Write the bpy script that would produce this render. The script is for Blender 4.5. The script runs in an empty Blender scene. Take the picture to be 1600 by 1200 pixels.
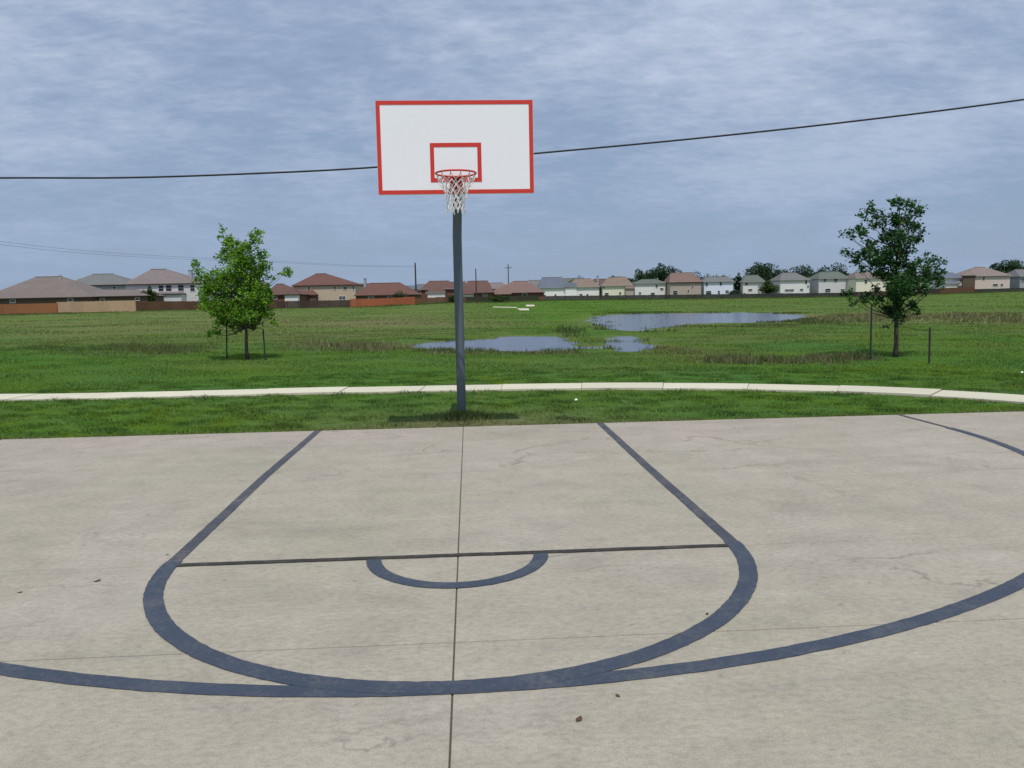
import bpy, bmesh, math, random
import numpy as np
from mathutils import Vector, Matrix

random.seed(7)
rng = np.random.default_rng(7)
S = bpy.context.scene
COL = S.collection

# ------------------------------------------------------------------ camera
CAM = np.array([0.108, -9.138, 1.631])
YAW, PITCH, ROLL, FOC = 0.053215, -0.10617, -0.019094, 1222.214


def cam_axes():
    f = np.array([math.sin(YAW) * math.cos(PITCH), math.cos(YAW) * math.cos(PITCH), math.sin(PITCH)])
    r = np.array([math.cos(YAW), -math.sin(YAW), 0.0])
    u = np.cross(r, f)
    return r * math.cos(ROLL) + u * math.sin(ROLL), -r * math.sin(ROLL) + u * math.cos(ROLL), f


CR, CU, CF = cam_axes()
cd = bpy.data.cameras.new('camera')
cam = bpy.data.objects.new('camera', cd)
COL.objects.link(cam)
cd.sensor_width = 36
cd.lens = FOC / 1600 * 36
cd.clip_start = 0.1
cd.clip_end = 20000
M = Matrix.Identity(4)
for i in range(3):
    M[i][0] = CR[i]; M[i][1] = CU[i]; M[i][2] = -CF[i]; M[i][3] = CAM[i]
cam.matrix_world = M
S.camera = cam

# ------------------------------------------------------------------ light
SUN = Vector((0.045, -0.47, 1.0)).normalized()
sd = bpy.data.lights.new('sun', 'SUN')
sd.energy = 3.35
sd.angle = math.radians(0.6)
sd.color = (1.0, 0.95, 0.87)
sun = bpy.data.objects.new('sun', sd)
COL.objects.link(sun)
sun.rotation_euler = SUN.to_track_quat('Z', 'Y').to_euler()
sun.location = (5, -20, 40)

W = bpy.data.worlds.new('World')
S.world = W
W.use_nodes = True
wn = W.node_tree
wn.nodes.clear()
WS = 0.1


def nd(nt, t, **kw):
    n = nt.nodes.new(t)
    for k, v in kw.items():
        setattr(n, k, v)
    return n


def lk(nt, a, b):
    nt.links.new(a, b)


def ramp(nt, fac, stops, interp='LINEAR'):
    n = nt.nodes.new('ShaderNodeValToRGB')
    n.color_ramp.interpolation = interp
    e = n.color_ramp.elements
    while len(e) > 1:
        e.remove(e[-1])
    for i, (p, c) in enumerate(stops):
        if not isinstance(c, (tuple, list)):
            c = (c, c, c)
        x = e[0] if i == 0 else e.new(p)
        x.position = p
        x.color = (*c, 1)
    lk(nt, fac, n.inputs[0])
    return n.outputs[0]


def mth(nt, op, a, b=None, clamp=False):
    n = nt.nodes.new('ShaderNodeMath')
    n.operation = op
    n.use_clamp = clamp
    for i, v in enumerate((a, b)):
        if v is None:
            continue
        if hasattr(v, 'is_output'):
            lk(nt, v, n.inputs[i])
        else:
            n.inputs[i].default_value = v
    return n.outputs[0]


def mixc(nt, fac, a, b, mode='MIX'):
    n = nt.nodes.new('ShaderNodeMixRGB')
    n.blend_type = mode
    for i, v in enumerate((fac, a, b)):
        if hasattr(v, 'is_output'):
            lk(nt, v, n.inputs[i])
        elif i == 0:
            n.inputs[0].default_value = v
        else:
            n.inputs[i].default_value = (*v, 1)
    return n.outputs[0]


def noise(nt, vec, scale, detail=4, rough=0.55, dist=0.0):
    n = nt.nodes.new('ShaderNodeTexNoise')
    n.inputs['Scale'].default_value = scale
    n.inputs['Detail'].default_value = detail
    n.inputs['Roughness'].default_value = rough
    n.inputs['Distortion'].default_value = dist
    if vec is not None:
        lk(nt, vec, n.inputs['Vector'])
    return n.outputs[0]


def mapping(nt, vec, scale=(1, 1, 1), rot=(0, 0, 0), loc=(0, 0, 0)):
    n = nt.nodes.new('ShaderNodeMapping')
    n.inputs['Scale'].default_value = scale
    n.inputs['Rotation'].default_value = rot
    n.inputs['Location'].default_value = loc
    lk(nt, vec, n.inputs['Vector'])
    return n.outputs[0]


# sky: Nishita seen through a thin, broken sheet of cirrus
sky = nd(wn, 'ShaderNodeTexSky', sky_type='NISHITA')
sky.sun_disc = False
sky.sun_elevation = math.asin(SUN.z)
sky.sun_rotation = math.pi - math.atan2(SUN.x, -SUN.y)
sky.air_density = 1.0
sky.dust_density = 0.6
sky.ozone_density = 1.6
tc = nd(wn, 'ShaderNodeTexCoord')
sx = nd(wn, 'ShaderNodeSeparateXYZ')
lk(wn, tc.outputs['Generated'], sx.inputs[0])
zz = mth(wn, 'ADD', mth(wn, 'MAXIMUM', sx.outputs[2], 0.0), 0.20)
cx = nd(wn, 'ShaderNodeCombineXYZ')
lk(wn, mth(wn, 'DIVIDE', sx.outputs[0], zz), cx.inputs[0])
lk(wn, mth(wn, 'DIVIDE', sx.outputs[1], zz), cx.inputs[1])
cv = mapping(wn, cx.outputs[0], scale=(1.15, 1.25, 1), rot=(0, 0, 0.5), loc=(2.3, 0.7, 0))
n_big = noise(wn, cv, 0.75, 3, 0.5, 0.3)
n_mid = noise(wn, mapping(wn, cx.outputs[0], scale=(1, 1.25, 1), rot=(0, 0, -0.3)), 4.2, 10, 0.60, 0.35)
n_fine = noise(wn, mapping(wn, cx.outputs[0], scale=(1, 1.8, 1), rot=(0, 0, 0.4)), 14.0, 9, 0.66, 0.3)
dens = mth(wn, 'ADD', mth(wn, 'MULTIPLY', n_big, 0.55), mth(wn, 'ADD', mth(wn, 'MULTIPLY', n_mid, 0.27), mth(wn, 'MULTIPLY', n_fine, 0.22)))
cfac = ramp(wn, dens, [(0.34, 0.55), (0.46, 0.80), (0.56, 0.93), (0.70, 1.0)])
elev = mth(wn, 'MAXIMUM', sx.outputs[2], 0.0)
ccol_lo = (2.88, 3.85, 5.60)
ccol_hi = (4.25, 5.25, 7.20)
hi = ramp(wn, elev, [(0.0, 0.0), (0.28, 0.60), (0.5, 1.0)])
ccol = mixc(wn, hi, ccol_lo, ccol_hi)
white = mth(wn, 'MULTIPLY', ramp(wn, dens, [(0.47, 0.0), (0.62, 0.65)]), ramp(wn, elev, [(0.05, 0.1), (0.30, 1.0)]))
ccol = mixc(wn, white, ccol, (6.1, 6.8, 8.0))
shade = ramp(wn, dens, [(0.38, 0.91), (0.50, 0.985), (0.64, 1.07)])
base = mixc(wn, 1.0, sky.outputs[0], (0.80, 0.86, 0.92), 'MULTIPLY')
ccol = mixc(wn, 1.0, ccol, shade, 'MULTIPLY')
skyc = mixc(wn, cfac, base, ccol)
bg = nd(wn, 'ShaderNodeBackground')
bg.inputs['Strength'].default_value = WS
lk(wn, skyc, bg.inputs['Color'])
wo = nd(wn, 'ShaderNodeOutputWorld')
lk(wn, bg.outputs[0], wo.inputs[0])

S.view_settings.view_transform = 'Standard'
S.view_settings.look = 'None'
S.view_settings.exposure = -0.08
S.view_settings.gamma = 1
S.view_settings.use_curve_mapping = False
S.render.engine = 'CYCLES'
S.cycles.max_bounces = 6
S.cycles.transparent_max_bounces = 6


# ------------------------------------------------------------------ helpers
def tag(o, label=None, cat=None, group=None, kind=None):
    if label: o['label'] = label
    if cat: o['category'] = cat
    if group: o['group'] = group
    if kind: o['kind'] = kind
    return o


def empty(name, loc=(0, 0, 0), rz=0.0, **kw):
    o = bpy.data.objects.new(name, None)
    COL.objects.link(o)
    o.location = loc
    o.rotation_euler = (0, 0, rz)
    o.empty_display_size = 0.2
    return tag(o, **kw)


class MB:
    def __init__(s):
        s.v = []; s.f = []; s.m = []

    def add(s, vs, fs, mi=0):
        b = len(s.v)
        s.v += [tuple(map(float, v)) for v in vs]
        s.f += [tuple(b + i for i in f) for f in fs]
        s.m += [mi] * len(fs)

    def box(s, x0, x1, y0, y1, z0, z1, mi=0):
        s.add([(x0, y0, z0), (x1, y0, z0), (x1, y1, z0), (x0, y1, z0), (x0, y0, z1), (x1, y0, z1), (x1, y1, z1), (x0, y1, z1)],
              [(0, 3, 2, 1), (4, 5, 6, 7), (0, 1, 5, 4), (1, 2, 6, 5), (2, 3, 7, 6), (3, 0, 4, 7)], mi)

    def tube(s, pts, rad, n=10, mi=0, closed=False, caps=True):
        pts = [Vector(p) for p in pts]
        k = len(pts)
        if not isinstance(rad, (list, tuple)):
            rad = [rad] * k
        rings = []
        up = None
        for i in range(k):
            if closed:
                t = pts[(i + 1) % k] - pts[i - 1]
            else:
                t = pts[min(i + 1, k - 1)] - pts[max(i - 1, 0)]
            t.normalize()
            if up is None:
                a = Vector((0, 0, 1)) if abs(t.z) < 0.9 else Vector((1, 0, 0))
                up = t.cross(a).normalized()
            else:
                up = (up - t * up.dot(t))
                up = up.normalized() if up.length > 1e-6 else t.orthogonal().normalized()
            w = t.cross(up)
            rings.append([pts[i] + (up * math.cos(2 * math.pi * j / n) + w * math.sin(2 * math.pi * j / n)) * rad[i] for j in range(n)])
        vs = [p for r in rings for p in r]
        fs = []
        kk = k if closed else k - 1
        for i in range(kk):
            a = i * n; b = ((i + 1) % k) * n
            for j in range(n):
                fs.append((a + j, a + (j + 1) % n, b + (j + 1) % n, b + j))
        if caps and not closed:
            fs.append(tuple(range(n - 1, -1, -1)))
            fs.append(tuple((k - 1) * n + j for j in range(n)))
        s.add(vs, fs, mi)

    def build(s, name, mats, parent=None, smooth=False, bevel=0.0):
        me = bpy.data.meshes.new(name)
        me.from_pydata(s.v, [], s.f)
        if not isinstance(mats, (list, tuple)):
            mats = [mats]
        for m in mats:
            me.materials.append(m)
        if len(mats) > 1:
            me.polygons.foreach_set('material_index', s.m)
        if smooth:
            me.polygons.foreach_set('use_smooth', [True] * len(me.polygons))
        me.update()
        o = bpy.data.objects.new(name, me)
        COL.objects.link(o)
        if parent is not None:
            o.parent = parent
        if bevel:
            b = o.modifiers.new('bevel', 'BEVEL')
            b.width = bevel; b.segments = 2; b.limit_method = 'ANGLE'
        return o


def fast_mesh(name, co, faces, mat, attrs=None, parent=None, smooth=False):
    """co (n,3) float, faces (m,k) int array with k constant; attrs: name -> per-vertex float"""
    me = bpy.data.meshes.new(name)
    n = len(co); m, k = faces.shape
    me.vertices.add(n)
    me.vertices.foreach_set('co', np.asarray(co, np.float32).ravel())
    me.loops.add(m * k)
    me.loops.foreach_set('vertex_index', faces.astype(np.int32).ravel())
    me.polygons.add(m)
    me.polygons.foreach_set('loop_start', np.arange(0, m * k, k, dtype=np.int32))
    me.polygons.foreach_set('loop_total', np.full(m, k, np.int32))
    if smooth:
        me.polygons.foreach_set('use_smooth', np.ones(m, bool))
    me.update(calc_edges=True)
    for an, av in (attrs or {}).items():
        a = me.attributes.new(an, 'FLOAT', 'POINT')
        a.data.foreach_set('value', np.asarray(av, np.float32))
    me.materials.append(mat)
    o = bpy.data.objects.new(name, me)
    COL.objects.link(o)
    if parent is not None:
        o.parent = parent
    return o


def ray(u, v):
    return CF + CR * (u - 800) / FOC - CU * (v - 600) / FOC


def unp(u, v, z=0.0):
    d = ray(u, v)
    return CAM + d * (z - CAM[2]) / d[2]


def at_depth(u, v, D):
    return CAM + ray(u, v) * D


HOR = lambda u: 485.0 - 0.01909 * u


def px_height(u, v, D):
    return at_depth(u, v, D)[2]


# ------------------------------------------------------------------ materials
def new_mat(name):
    m = bpy.data.materials.new(name)
    m.use_nodes = True
    nt = m.node_tree
    nt.nodes.clear()
    out = nt.nodes.new('ShaderNodeOutputMaterial')
    return m, nt, out


def principled(nt, out, color, rough=0.7, metal=0.0, spec=0.4, bump=None, bstr=0.3, bdist=0.01):
    p = nt.nodes.new('ShaderNodeBsdfPrincipled')
    if hasattr(color, 'is_output'):
        lk(nt, color, p.inputs['Base Color'])
    else:
        p.inputs['Base Color'].default_value = (*color, 1)
    if hasattr(rough, 'is_output'):
        lk(nt, rough, p.inputs['Roughness'])
    else:
        p.inputs['Roughness'].default_value = rough
    p.inputs['Metallic'].default_value = metal
    p.inputs['Specular IOR Level'].default_value = spec
    if bump is not None:
        b = nt.nodes.new('ShaderNodeBump')
        b.inputs['Strength'].default_value = bstr
        b.inputs['Distance'].default_value = bdist
        lk(nt, bump, b.inputs['Height'])
        lk(nt, b.outputs[0], p.inputs['Normal'])
    if out is not None:
        lk(nt, p.outputs[0], out.inputs[0])
    return p


def objco(nt):
    return nd(nt, 'ShaderNodeTexCoord').outputs['Object']


def geopos(nt):
    return nd(nt, 'ShaderNodeNewGeometry').outputs['Position']


def simple_mat(name, col, rough=0.7, metal=0.0, var=0.15, scale=3.0, spec=0.4, stretch=(1, 1, 1), bump=0.2, bdist=0.01):
    m, nt, out = new_mat(name)
    co = mapping(nt, objco(nt), scale=stretch)
    n1 = noise(nt, co, scale, 5, 0.6)
    n2 = noise(nt, co, scale * 7, 3, 0.6)
    a = tuple(c * (1 - var) for c in col); b = tuple(min(1, c * (1 + var)) for c in col)
    c = mixc(nt, n1, a, b)
    c = mixc(nt, 0.35, c, mixc(nt, n2, a, b))
    # per-object variation so neighbours differ
    oi = nd(nt, 'ShaderNodeObjectInfo')
    c = mixc(nt, 1.0, c, ramp(nt, oi.outputs['Random'], [(0, 1 - var * .6), (1, 1 + var * .6)]), 'MULTIPLY')
    principled(nt, out, c, rough, metal, spec, n2, bump, bdist)
    return m


def concrete_nodes(nt):
    """colour and height of the broom-finished court concrete"""
    p = geopos(nt)
    big = noise(nt, p, 0.55, 5, 0.55, 0.4)
    streak = noise(nt, mapping(nt, p, scale=(0.45, 2.6, 1), rot=(0, 0, 0.03)), 1.6, 8, 0.68, 0.6)
    fine = noise(nt, mapping(nt, p, scale=(1, 1.6, 1)), 22, 6, 0.7)
    grit = noise(nt, p, 160, 3, 0.7)
    mott = noise(nt, p, 3.2, 8, 0.66, 0.5)
    stain = noise(nt, mapping(nt, p, scale=(1, 1.4, 1), loc=(4, 9, 0)), 0.85, 6, 0.62, 0.8)
    c = mixc(nt, ramp(nt, big, [(0.32, 0), (0.68, 1)]), (0.318, 0.294, 0.228), (0.358, 0.323, 0.267))
    c = mixc(nt, ramp(nt, streak, [(0.30, 0.30), (0.44, 0.06), (0.54, 0.0), (1, 0)]), c, (0.215, 0.205, 0.185))
    c = mixc(nt, ramp(nt, streak, [(0.56, 0.0), (0.74, 0.22)]), c, (0.50, 0.48, 0.44))
    c = mixc(nt, 1.0, c, ramp(nt, fine, [(0.25, 0.74), (0.5, 1.0), (0.75, 1.18)]), 'MULTIPLY')
    c = mixc(nt, 1.0, c, ramp(nt, grit, [(0.3, 0.74), (0.5, 1.0), (0.7, 1.20)]), 'MULTIPLY')
    c = mixc(nt, 1.0, c, ramp(nt, mott, [(0.28, 0.89), (0.5, 1.0), (0.72, 1.09)]), 'MULTIPLY')
    c = mixc(nt, 1.0, c, ramp(nt, stain, [(0.30, 0.89), (0.44, 0.99), (0.56, 1.0), (0.70, 1.05)]), 'MULTIPLY')
    # pinkish dust toward the far edge and scuffed paler patches
    sp = nd(nt, 'ShaderNodeSeparateXYZ'); lk(nt, p, sp.inputs[0])
    far = ramp(nt, mth(nt, 'ADD', mth(nt, 'MULTIPLY', sp.outputs[1], 0.2), mth(nt, 'MULTIPLY', big, 0.6)), [(0.1, 0), (0.45, 0.55)])
    c = mixc(nt, far, c, mixc(nt, 1.0, c, (1.0, 0.955, 0.985), 'MULTIPLY'))
    # hairline map cracking, only in patches
    vor = nd(nt, 'ShaderNodeTexVoronoi', feature='DISTANCE_TO_EDGE')
    vor.inputs['Scale'].default_value = 0.62
    wob = noise(nt, p, 1.7, 5, 0.6)
    wv = nd(nt, 'ShaderNodeVectorMath', operation='ADD')
    lk(nt, mapping(nt, p, scale=(0.6, 1.5, 1)), wv.inputs[0])
    sc = nd(nt, 'ShaderNodeVectorMath', operation='SCALE'); sc.inputs['Scale'].default_value = 1.1
    cmb = nd(nt, 'ShaderNodeCombineXYZ'); lk(nt, wob, cmb.inputs[0]); lk(nt, wob, cmb.inputs[1])
    lk(nt, cmb.outputs[0], sc.inputs[0]); lk(nt, sc.outputs[0], wv.inputs[1])
    lk(nt, wv.outputs[0], vor.inputs['Vector'])
    crack = ramp(nt, vor.outputs['Distance'], [(0.0, 1.0), (0.006, 0.5), (0.014, 0.0)])
    gate = ramp(nt, noise(nt, p, 0.5, 3, 0.5), [(0.50, 0), (0.60, 1)])
    c = mixc(nt, mth(nt, 'MULTIPLY', mth(nt, 'MULTIPLY', crack, gate), 0.55), c, (0.12, 0.11, 0.10))
    spots = ramp(nt, noise(nt, p, 11.0, 2, 0.5), [(0.0, 0), (0.70, 0), (0.76, 0.5)])
    c = mixc(nt, spots, c, (0.17, 0.16, 0.14))
    return c, fine, grit


def make_concrete():
    m, nt, out = new_mat('concrete')
    c, fine, grit = concrete_nodes(nt)
    principled(nt, out, c, 0.86, 0, 0.25, mixc(nt, 0.5, fine, grit), 0.35, 0.004)
    return m


def make_paint(name, col, wear=0.35):
    m, nt, out = new_mat(name)
    c, fine, grit = concrete_nodes(nt)
    p = geopos(nt)
    w = mixc(nt, 0.45, noise(nt, p, 34, 8, 0.78), noise(nt, p, 4, 5, 0.7))
    f = ramp(nt, w, [(0.28, 1 - wear * 2.0), (0.40, 1 - wear * 0.6), (0.52, 1.0)])
    pc = mixc(nt, noise(nt, p, 2.5, 4, 0.6), tuple(x * 0.82 for x in col), tuple(x * 1.2 for x in col))
    principled(nt, out, mixc(nt, f, c, pc), 0.72, 0, 0.35, mixc(nt, 0.5, fine, grit), 0.35, 0.004)
    return m


def grass_color(nt, blade=False):
    p = geopos(nt)
    at = nd(nt, 'ShaderNodeAttribute', attribute_name='dry').outputs['Fac']
    n1 = noise(nt, p, 0.22, 5, 0.6)
    n2 = noise(nt, p, 2.2, 5, 0.6)
    n3 = noise(nt, p, 14, 3, 0.6)
    g = mixc(nt, ramp(nt, n1, [(0.35, 0), (0.65, 1)]), (0.080, 0.180, 0.038), (0.112, 0.178, 0.014))
    g = mixc(nt, ramp(nt, n2, [(0.35, 0), (0.7, 0.7)]), g, (0.060, 0.170, 0.042))
    d = mixc(nt, n3, (0.150, 0.152, 0.072), (0.205, 0.195, 0.105))
    jit = mth(nt, 'MULTIPLY', mth(nt, 'SUBTRACT', n2, 0.5), 0.55)
    f = mth(nt, 'ADD', at, jit, True)
    c = mixc(nt, f, g, d)
    if blade:
        r = nd(nt, 'ShaderNodeAttribute', attribute_name='rnd').outputs['Fac']
        c = mixc(nt, 1.0, c, ramp(nt, r, [(0.0, 0.42), (0.4, 0.85), (0.85, 1.5), (1.0, 2.3)]), 'MULTIPLY')
        c = mixc(nt, ramp(nt, r, [(0.93, 0), (0.95, 0.6)]), c, (0.22, 0.20, 0.10))
    else:
        c = mixc(nt, 1.0, c, ramp(nt, n3, [(0.3, 0.70), (0.7, 1.2)]), 'MULTIPLY')
    return c, n3


def make_ground():
    m, nt, out = new_mat('grass_ground')
    c, n3 = grass_color(nt)
    soil = nd(nt, 'ShaderNodeAttribute', attribute_name='soil').outputs['Fac']
    s = mth(nt, 'ADD', soil, mth(nt, 'MULTIPLY', mth(nt, 'SUBTRACT', n3, 0.5), 0.3), True)
    c = mixc(nt, mth(nt, 'MULTIPLY', s, soil), c, (0.105, 0.088, 0.062))
    p = geopos(nt)
    principled(nt, out, c, 1.0, 0, 0.0, noise(nt, p, 9, 6, 0.7), 0.8, 0.12)
    return m


def make_blade(name, dry=False):
    m, nt, out = new_mat(name)
    if dry:
        r = nd(nt, 'ShaderNodeAttribute', attribute_name='rnd').outputs['Fac']
        c = ramp(nt, r, [(0.0, (0.060, 0.095, 0.030)), (0.45, (0.100, 0.140, 0.048)), (0.6, (0.20, 0.185, 0.105)), (0.85, (0.28, 0.24, 0.155)), (1.0, (0.42, 0.38, 0.27))])
    else:
        c, _ = grass_color(nt, True)
    a = principled(nt, None, c, 0.65, 0, 0.25)
    t = nd(nt, 'ShaderNodeBsdfTranslucent')
    lk(nt, mixc(nt, 1.0, c, (1.5, 1.4, 0.7), 'MULTIPLY'), t.inputs[0])
    mx = nd(nt, 'ShaderNodeMixShader'); mx.inputs[0].default_value = 0.45
    lk(nt, a.outputs[0], mx.inputs[1]); lk(nt, t.outputs[0], mx.inputs[2])
    lk(nt, mx.outputs[0], out.inputs[0])
    return m


def make_leaf(name, c0, c1, c2, trans=0.35):
    m, nt, out = new_mat(name)
    r = nd(nt, 'ShaderNodeAttribute', attribute_name='rnd').outputs['Fac']
    c = ramp(nt, r, [(0.0, c0), (0.55, c1), (1.0, c2)])
    a = principled(nt, None, c, 0.5, 0, 0.35)
    t = nd(nt, 'ShaderNodeBsdfTranslucent')
    lk(nt, mixc(nt, 1.0, c, (1.6, 1.5, 0.55), 'MULTIPLY'), t.inputs[0])
    mx = nd(nt, 'ShaderNodeMixShader'); mx.inputs[0].default_value = trans
    lk(nt, a.outputs[0], mx.inputs[1]); lk(nt, t.outputs[0], mx.inputs[2])
    lk(nt, mx.outputs[0], out.inputs[0])
    return m


def make_water():
    m, nt, out = new_mat('pond_water')
    p = geopos(nt)
    n = noise(nt, mapping(nt, p, scale=(1, 1.6, 1)), 1.6, 6, 0.6)
    c = mixc(nt, noise(nt, p, 0.15, 3, 0.5), (0.045, 0.065, 0.125), (0.065, 0.085, 0.120))
    principled(nt, out, c, 0.14, 0, 0.5, n, 0.6, 0.03)
    return m


def make_shingle(name, col):
    m, nt, out = new_mat(name)
    p = objco(nt)
    n1 = noise(nt, p, 0.5, 4, 0.6)
    n2 = noise(nt, mapping(nt, p, scale=(1.5, 1, 5)), 3.0, 3, 0.7)
    w = nd(nt, 'ShaderNodeTexWave', wave_type='BANDS', bands_direction='Z')
    w.inputs['Scale'].default_value = 1.6
    w.inputs['Distortion'].default_value = 1.2
    lk(nt, p, w.inputs['Vector'])
    c = mixc(nt, n1, tuple(x * .8 for x in col), tuple(x * 1.15 for x in col))
    c = mixc(nt, 1.0, c, ramp(nt, n2, [(0.3, 0.75), (0.7, 1.25)]), 'MULTIPLY')
    c = mixc(nt, 1.0, c, ramp(nt, w.outputs['Fac'], [(0, 0.88), (0.5, 1.05)]), 'MULTIPLY')
    principled(nt, out, c, 0.95, 0, 0.15, n2, 0.4, 0.03)
    return m


MT = {
    'concrete': make_concrete(),
    'path': simple_mat('path_concrete', (0.56, 0.53, 0.41), 0.9, var=0.14, scale=1.2, spec=0.2),
    'paint': make_paint('court_paint', (0.038, 0.052, 0.078), 0.22),
    'paint_grey': make_paint('worn_grey_paint', (0.050, 0.054, 0.070), 0.35),
    'paint_dark': make_paint('faded_dark_paint', (0.026, 0.023, 0.018), 0.22),
    'joint': simple_mat('joint_filler', (0.07, 0.062, 0.05), 0.95, var=0.3, scale=6),
    'ground': make_ground(),
    'blade': make_blade('grass_blade'),
    'weed': make_blade('dry_weed', True),
    'water': make_water(),
    'board': simple_mat('board_white', (0.84, 0.85, 0.88), 0.45, var=0.035, scale=2.0, spec=0.4, bump=0.05),
    'red': simple_mat('red_paint', (0.62, 0.040, 0.028), 0.5, var=0.15, scale=5),
    'rim': simple_mat('rim_red', (0.55, 0.035, 0.018), 0.45, var=0.2, scale=8),
    'pole': simple_mat('pole_steel', (0.105, 0.128, 0.150), 0.5, metal=0.35, var=0.22, scale=2.5, stretch=(1, 1, 0.35)),
    'net': simple_mat('net_nylon', (0.72, 0.72, 0.70), 0.8, var=0.1, scale=20),
    'bolt': simple_mat('bolt_steel', (0.50, 0.50, 0.50), 0.5, metal=0.3, var=0.1),
    'bark': simple_mat('bark', (0.085, 0.065, 0.048), 0.95, var=0.35, scale=8, stretch=(1, 1, 0.3), bump=0.7, bdist=0.02),
    'stake': simple_mat('stake_green', (0.016, 0.018, 0.016), 0.7, var=0.2, scale=4),
    'cable': simple_mat('cable_black', (0.02, 0.022, 0.028), 0.6, var=0.1),
    'wood_pole': simple_mat('pole_wood', (0.045, 0.040, 0.038), 0.9, var=0.2, scale=2, stretch=(1, 1, .2)),
    'glass': simple_mat('window_glass', (0.018, 0.022, 0.032), 0.3, var=0.2, spec=0.35, bump=0.02),
    'trim_white': simple_mat('trim_white', (0.68, 0.68, 0.66), 0.7, var=0.05),
    'trim_grey': simple_mat('trim_grey', (0.30, 0.27, 0.25), 0.8, var=0.1),
    'trim_dark': simple_mat('trim_dark', (0.055, 0.030, 0.025), 0.8, var=0.1),
    'deadleaf': simple_mat('dead_leaf', (0.075, 0.045, 0.022), 0.8, var=0.3, scale=30),
    'leaf_l': make_leaf('leaf_bright', (0.034, 0.105, 0.010), (0.13, 0.27, 0.022), (0.32, 0.54, 0.12), 0.5),
    'leaf_r': make_leaf('leaf_dark', (0.013, 0.048, 0.018), (0.030, 0.095, 0.026), (0.065, 0.165, 0.040), 0.3),
    'leaf_far': make_leaf('leaf_far', (0.012, 0.034, 0.014), (0.024, 0.060, 0.022), (0.045, 0.090, 0.034), 0.2),
    'leaf_oak': make_leaf('leaf_oak', (0.024, 0.050, 0.014), (0.050, 0.092, 0.022), (0.095, 0.14, 0.036), 0.25),
}
FW = {k: simple_mat('fence_' + k, c, 0.9, var=0.22, scale=1.5, stretch=(3, 3, .6), spec=0.15) for k, c in {
    'orange': (0.26, 0.115, 0.055), 'pale': (0.42, 0.29, 0.19), 'brown': (0.125, 0.070, 0.042), 'dark': (0.060, 0.042, 0.036),
    'rust': (0.36, 0.115, 0.055), 'grey': (0.050, 0.052, 0.048), 'green': (0.055, 0.056, 0.036)}.items()}
RF = {k: make_shingle('roof_' + k, c) for k, c in {
    'greybrown': (0.175, 0.150, 0.140), 'grey': (0.155, 0.160, 0.160), 'taupe': (0.190, 0.160, 0.158), 'red': (0.140, 0.074, 0.062),
    'redbrown': (0.128, 0.078, 0.068), 'slate': (0.125, 0.145, 0.185), 'tan': (0.205, 0.160, 0.130), 'olive': (0.120, 0.145, 0.125),
    'rose': (0.185, 0.125, 0.110), 'pinkgrey': (0.215, 0.175, 0.160)}.items()}
WL = {k: simple_mat('wall_' + k, c, 0.85, var=0.06, scale=.8, stretch=(.3, .3, 3), spec=0.2) for k, c in {
    'white': (0.80, 0.78, 0.76), 'cream': (0.74, 0.70, 0.56), 'beige': (0.50, 0.40, 0.30), 'tan': (0.44, 0.36, 0.31), 'bluewhite': (0.70, 0.74, 0.86),
    'brick': (0.16, 0.075, 0.055), 'brown': (0.12, 0.085, 0.065), 'grey': (0.34, 0.36, 0.40), 'pink': (0.60, 0.50, 0.45), 'lightgrey': (0.58, 0.57, 0.58),
    'offwhite': (0.72, 0.70, 0.70)}.items()}

# ------------------------------------------------------------------ terrain
FARC = np.array([(-900, 140, .9), (50, 140, .86), (250, 152, 1.04), (480, 185, .84), (600, 172, .86), (700, 182, 1.35), (800, 190, 1.27), (860, 220, 1.42),
                 (1040, 222, 1.12), (1200, 222, .95), (1360, 220, .72), (1500, 200, 1.25), (1600, 200, 1.40), (2600, 200, 1.4)])
EDGE_Y = 1.02            # far edge of the slab
WATER_Z = -0.12


def smooth(a, b, x):
    t = np.clip((x - a) / (b - a), 0, 1)
    return t * t * (3 - 2 * t)


def cam_uD(x, y):
    dx = x - CAM[0]; dy = y - CAM[1]
    r = dx * math.cos(YAW) - dy * math.sin(YAW)
    d = dx * math.sin(YAW) + dy * math.cos(YAW)
    ds = np.maximum(d, 0.5)
    return np.clip(800 + FOC * r / ds, -5000, 6000), np.hypot(dx, dy) * 0 + d


def wpoly(pts, z):
    return np.array([unp(u, v, z)[:2] for u, v in pts])


POND_PX = [
    [(648, 541), (655, 537), (700, 533.5), (760, 530.5), (800, 526), (872, 525.5), (884, 530), (894, 537), (905, 541.5), (955, 542), (958, 545), (905, 545.5),
     (880, 547.5), (850, 549.5), (790, 549), (700, 546), (655, 544)],
    [(962, 528), (985, 524.5), (999, 530), (1004, 537), (1014, 545), (990, 549), (962, 546), (952, 541), (958, 534)],
    [(920, 498.5), (952, 492.5), (1000, 490.5), (1100, 489.5), (1152, 488.5), (1210, 489.5), (1254, 493.5), (1264, 499), (1240, 503.5), (1170, 504.5), (1100, 505),
     (1050, 508), (1015, 514), (985, 517), (962, 513.5), (938, 505)],
]
PONDS = [wpoly(p, WATER_Z) for p in POND_PX]


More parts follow.
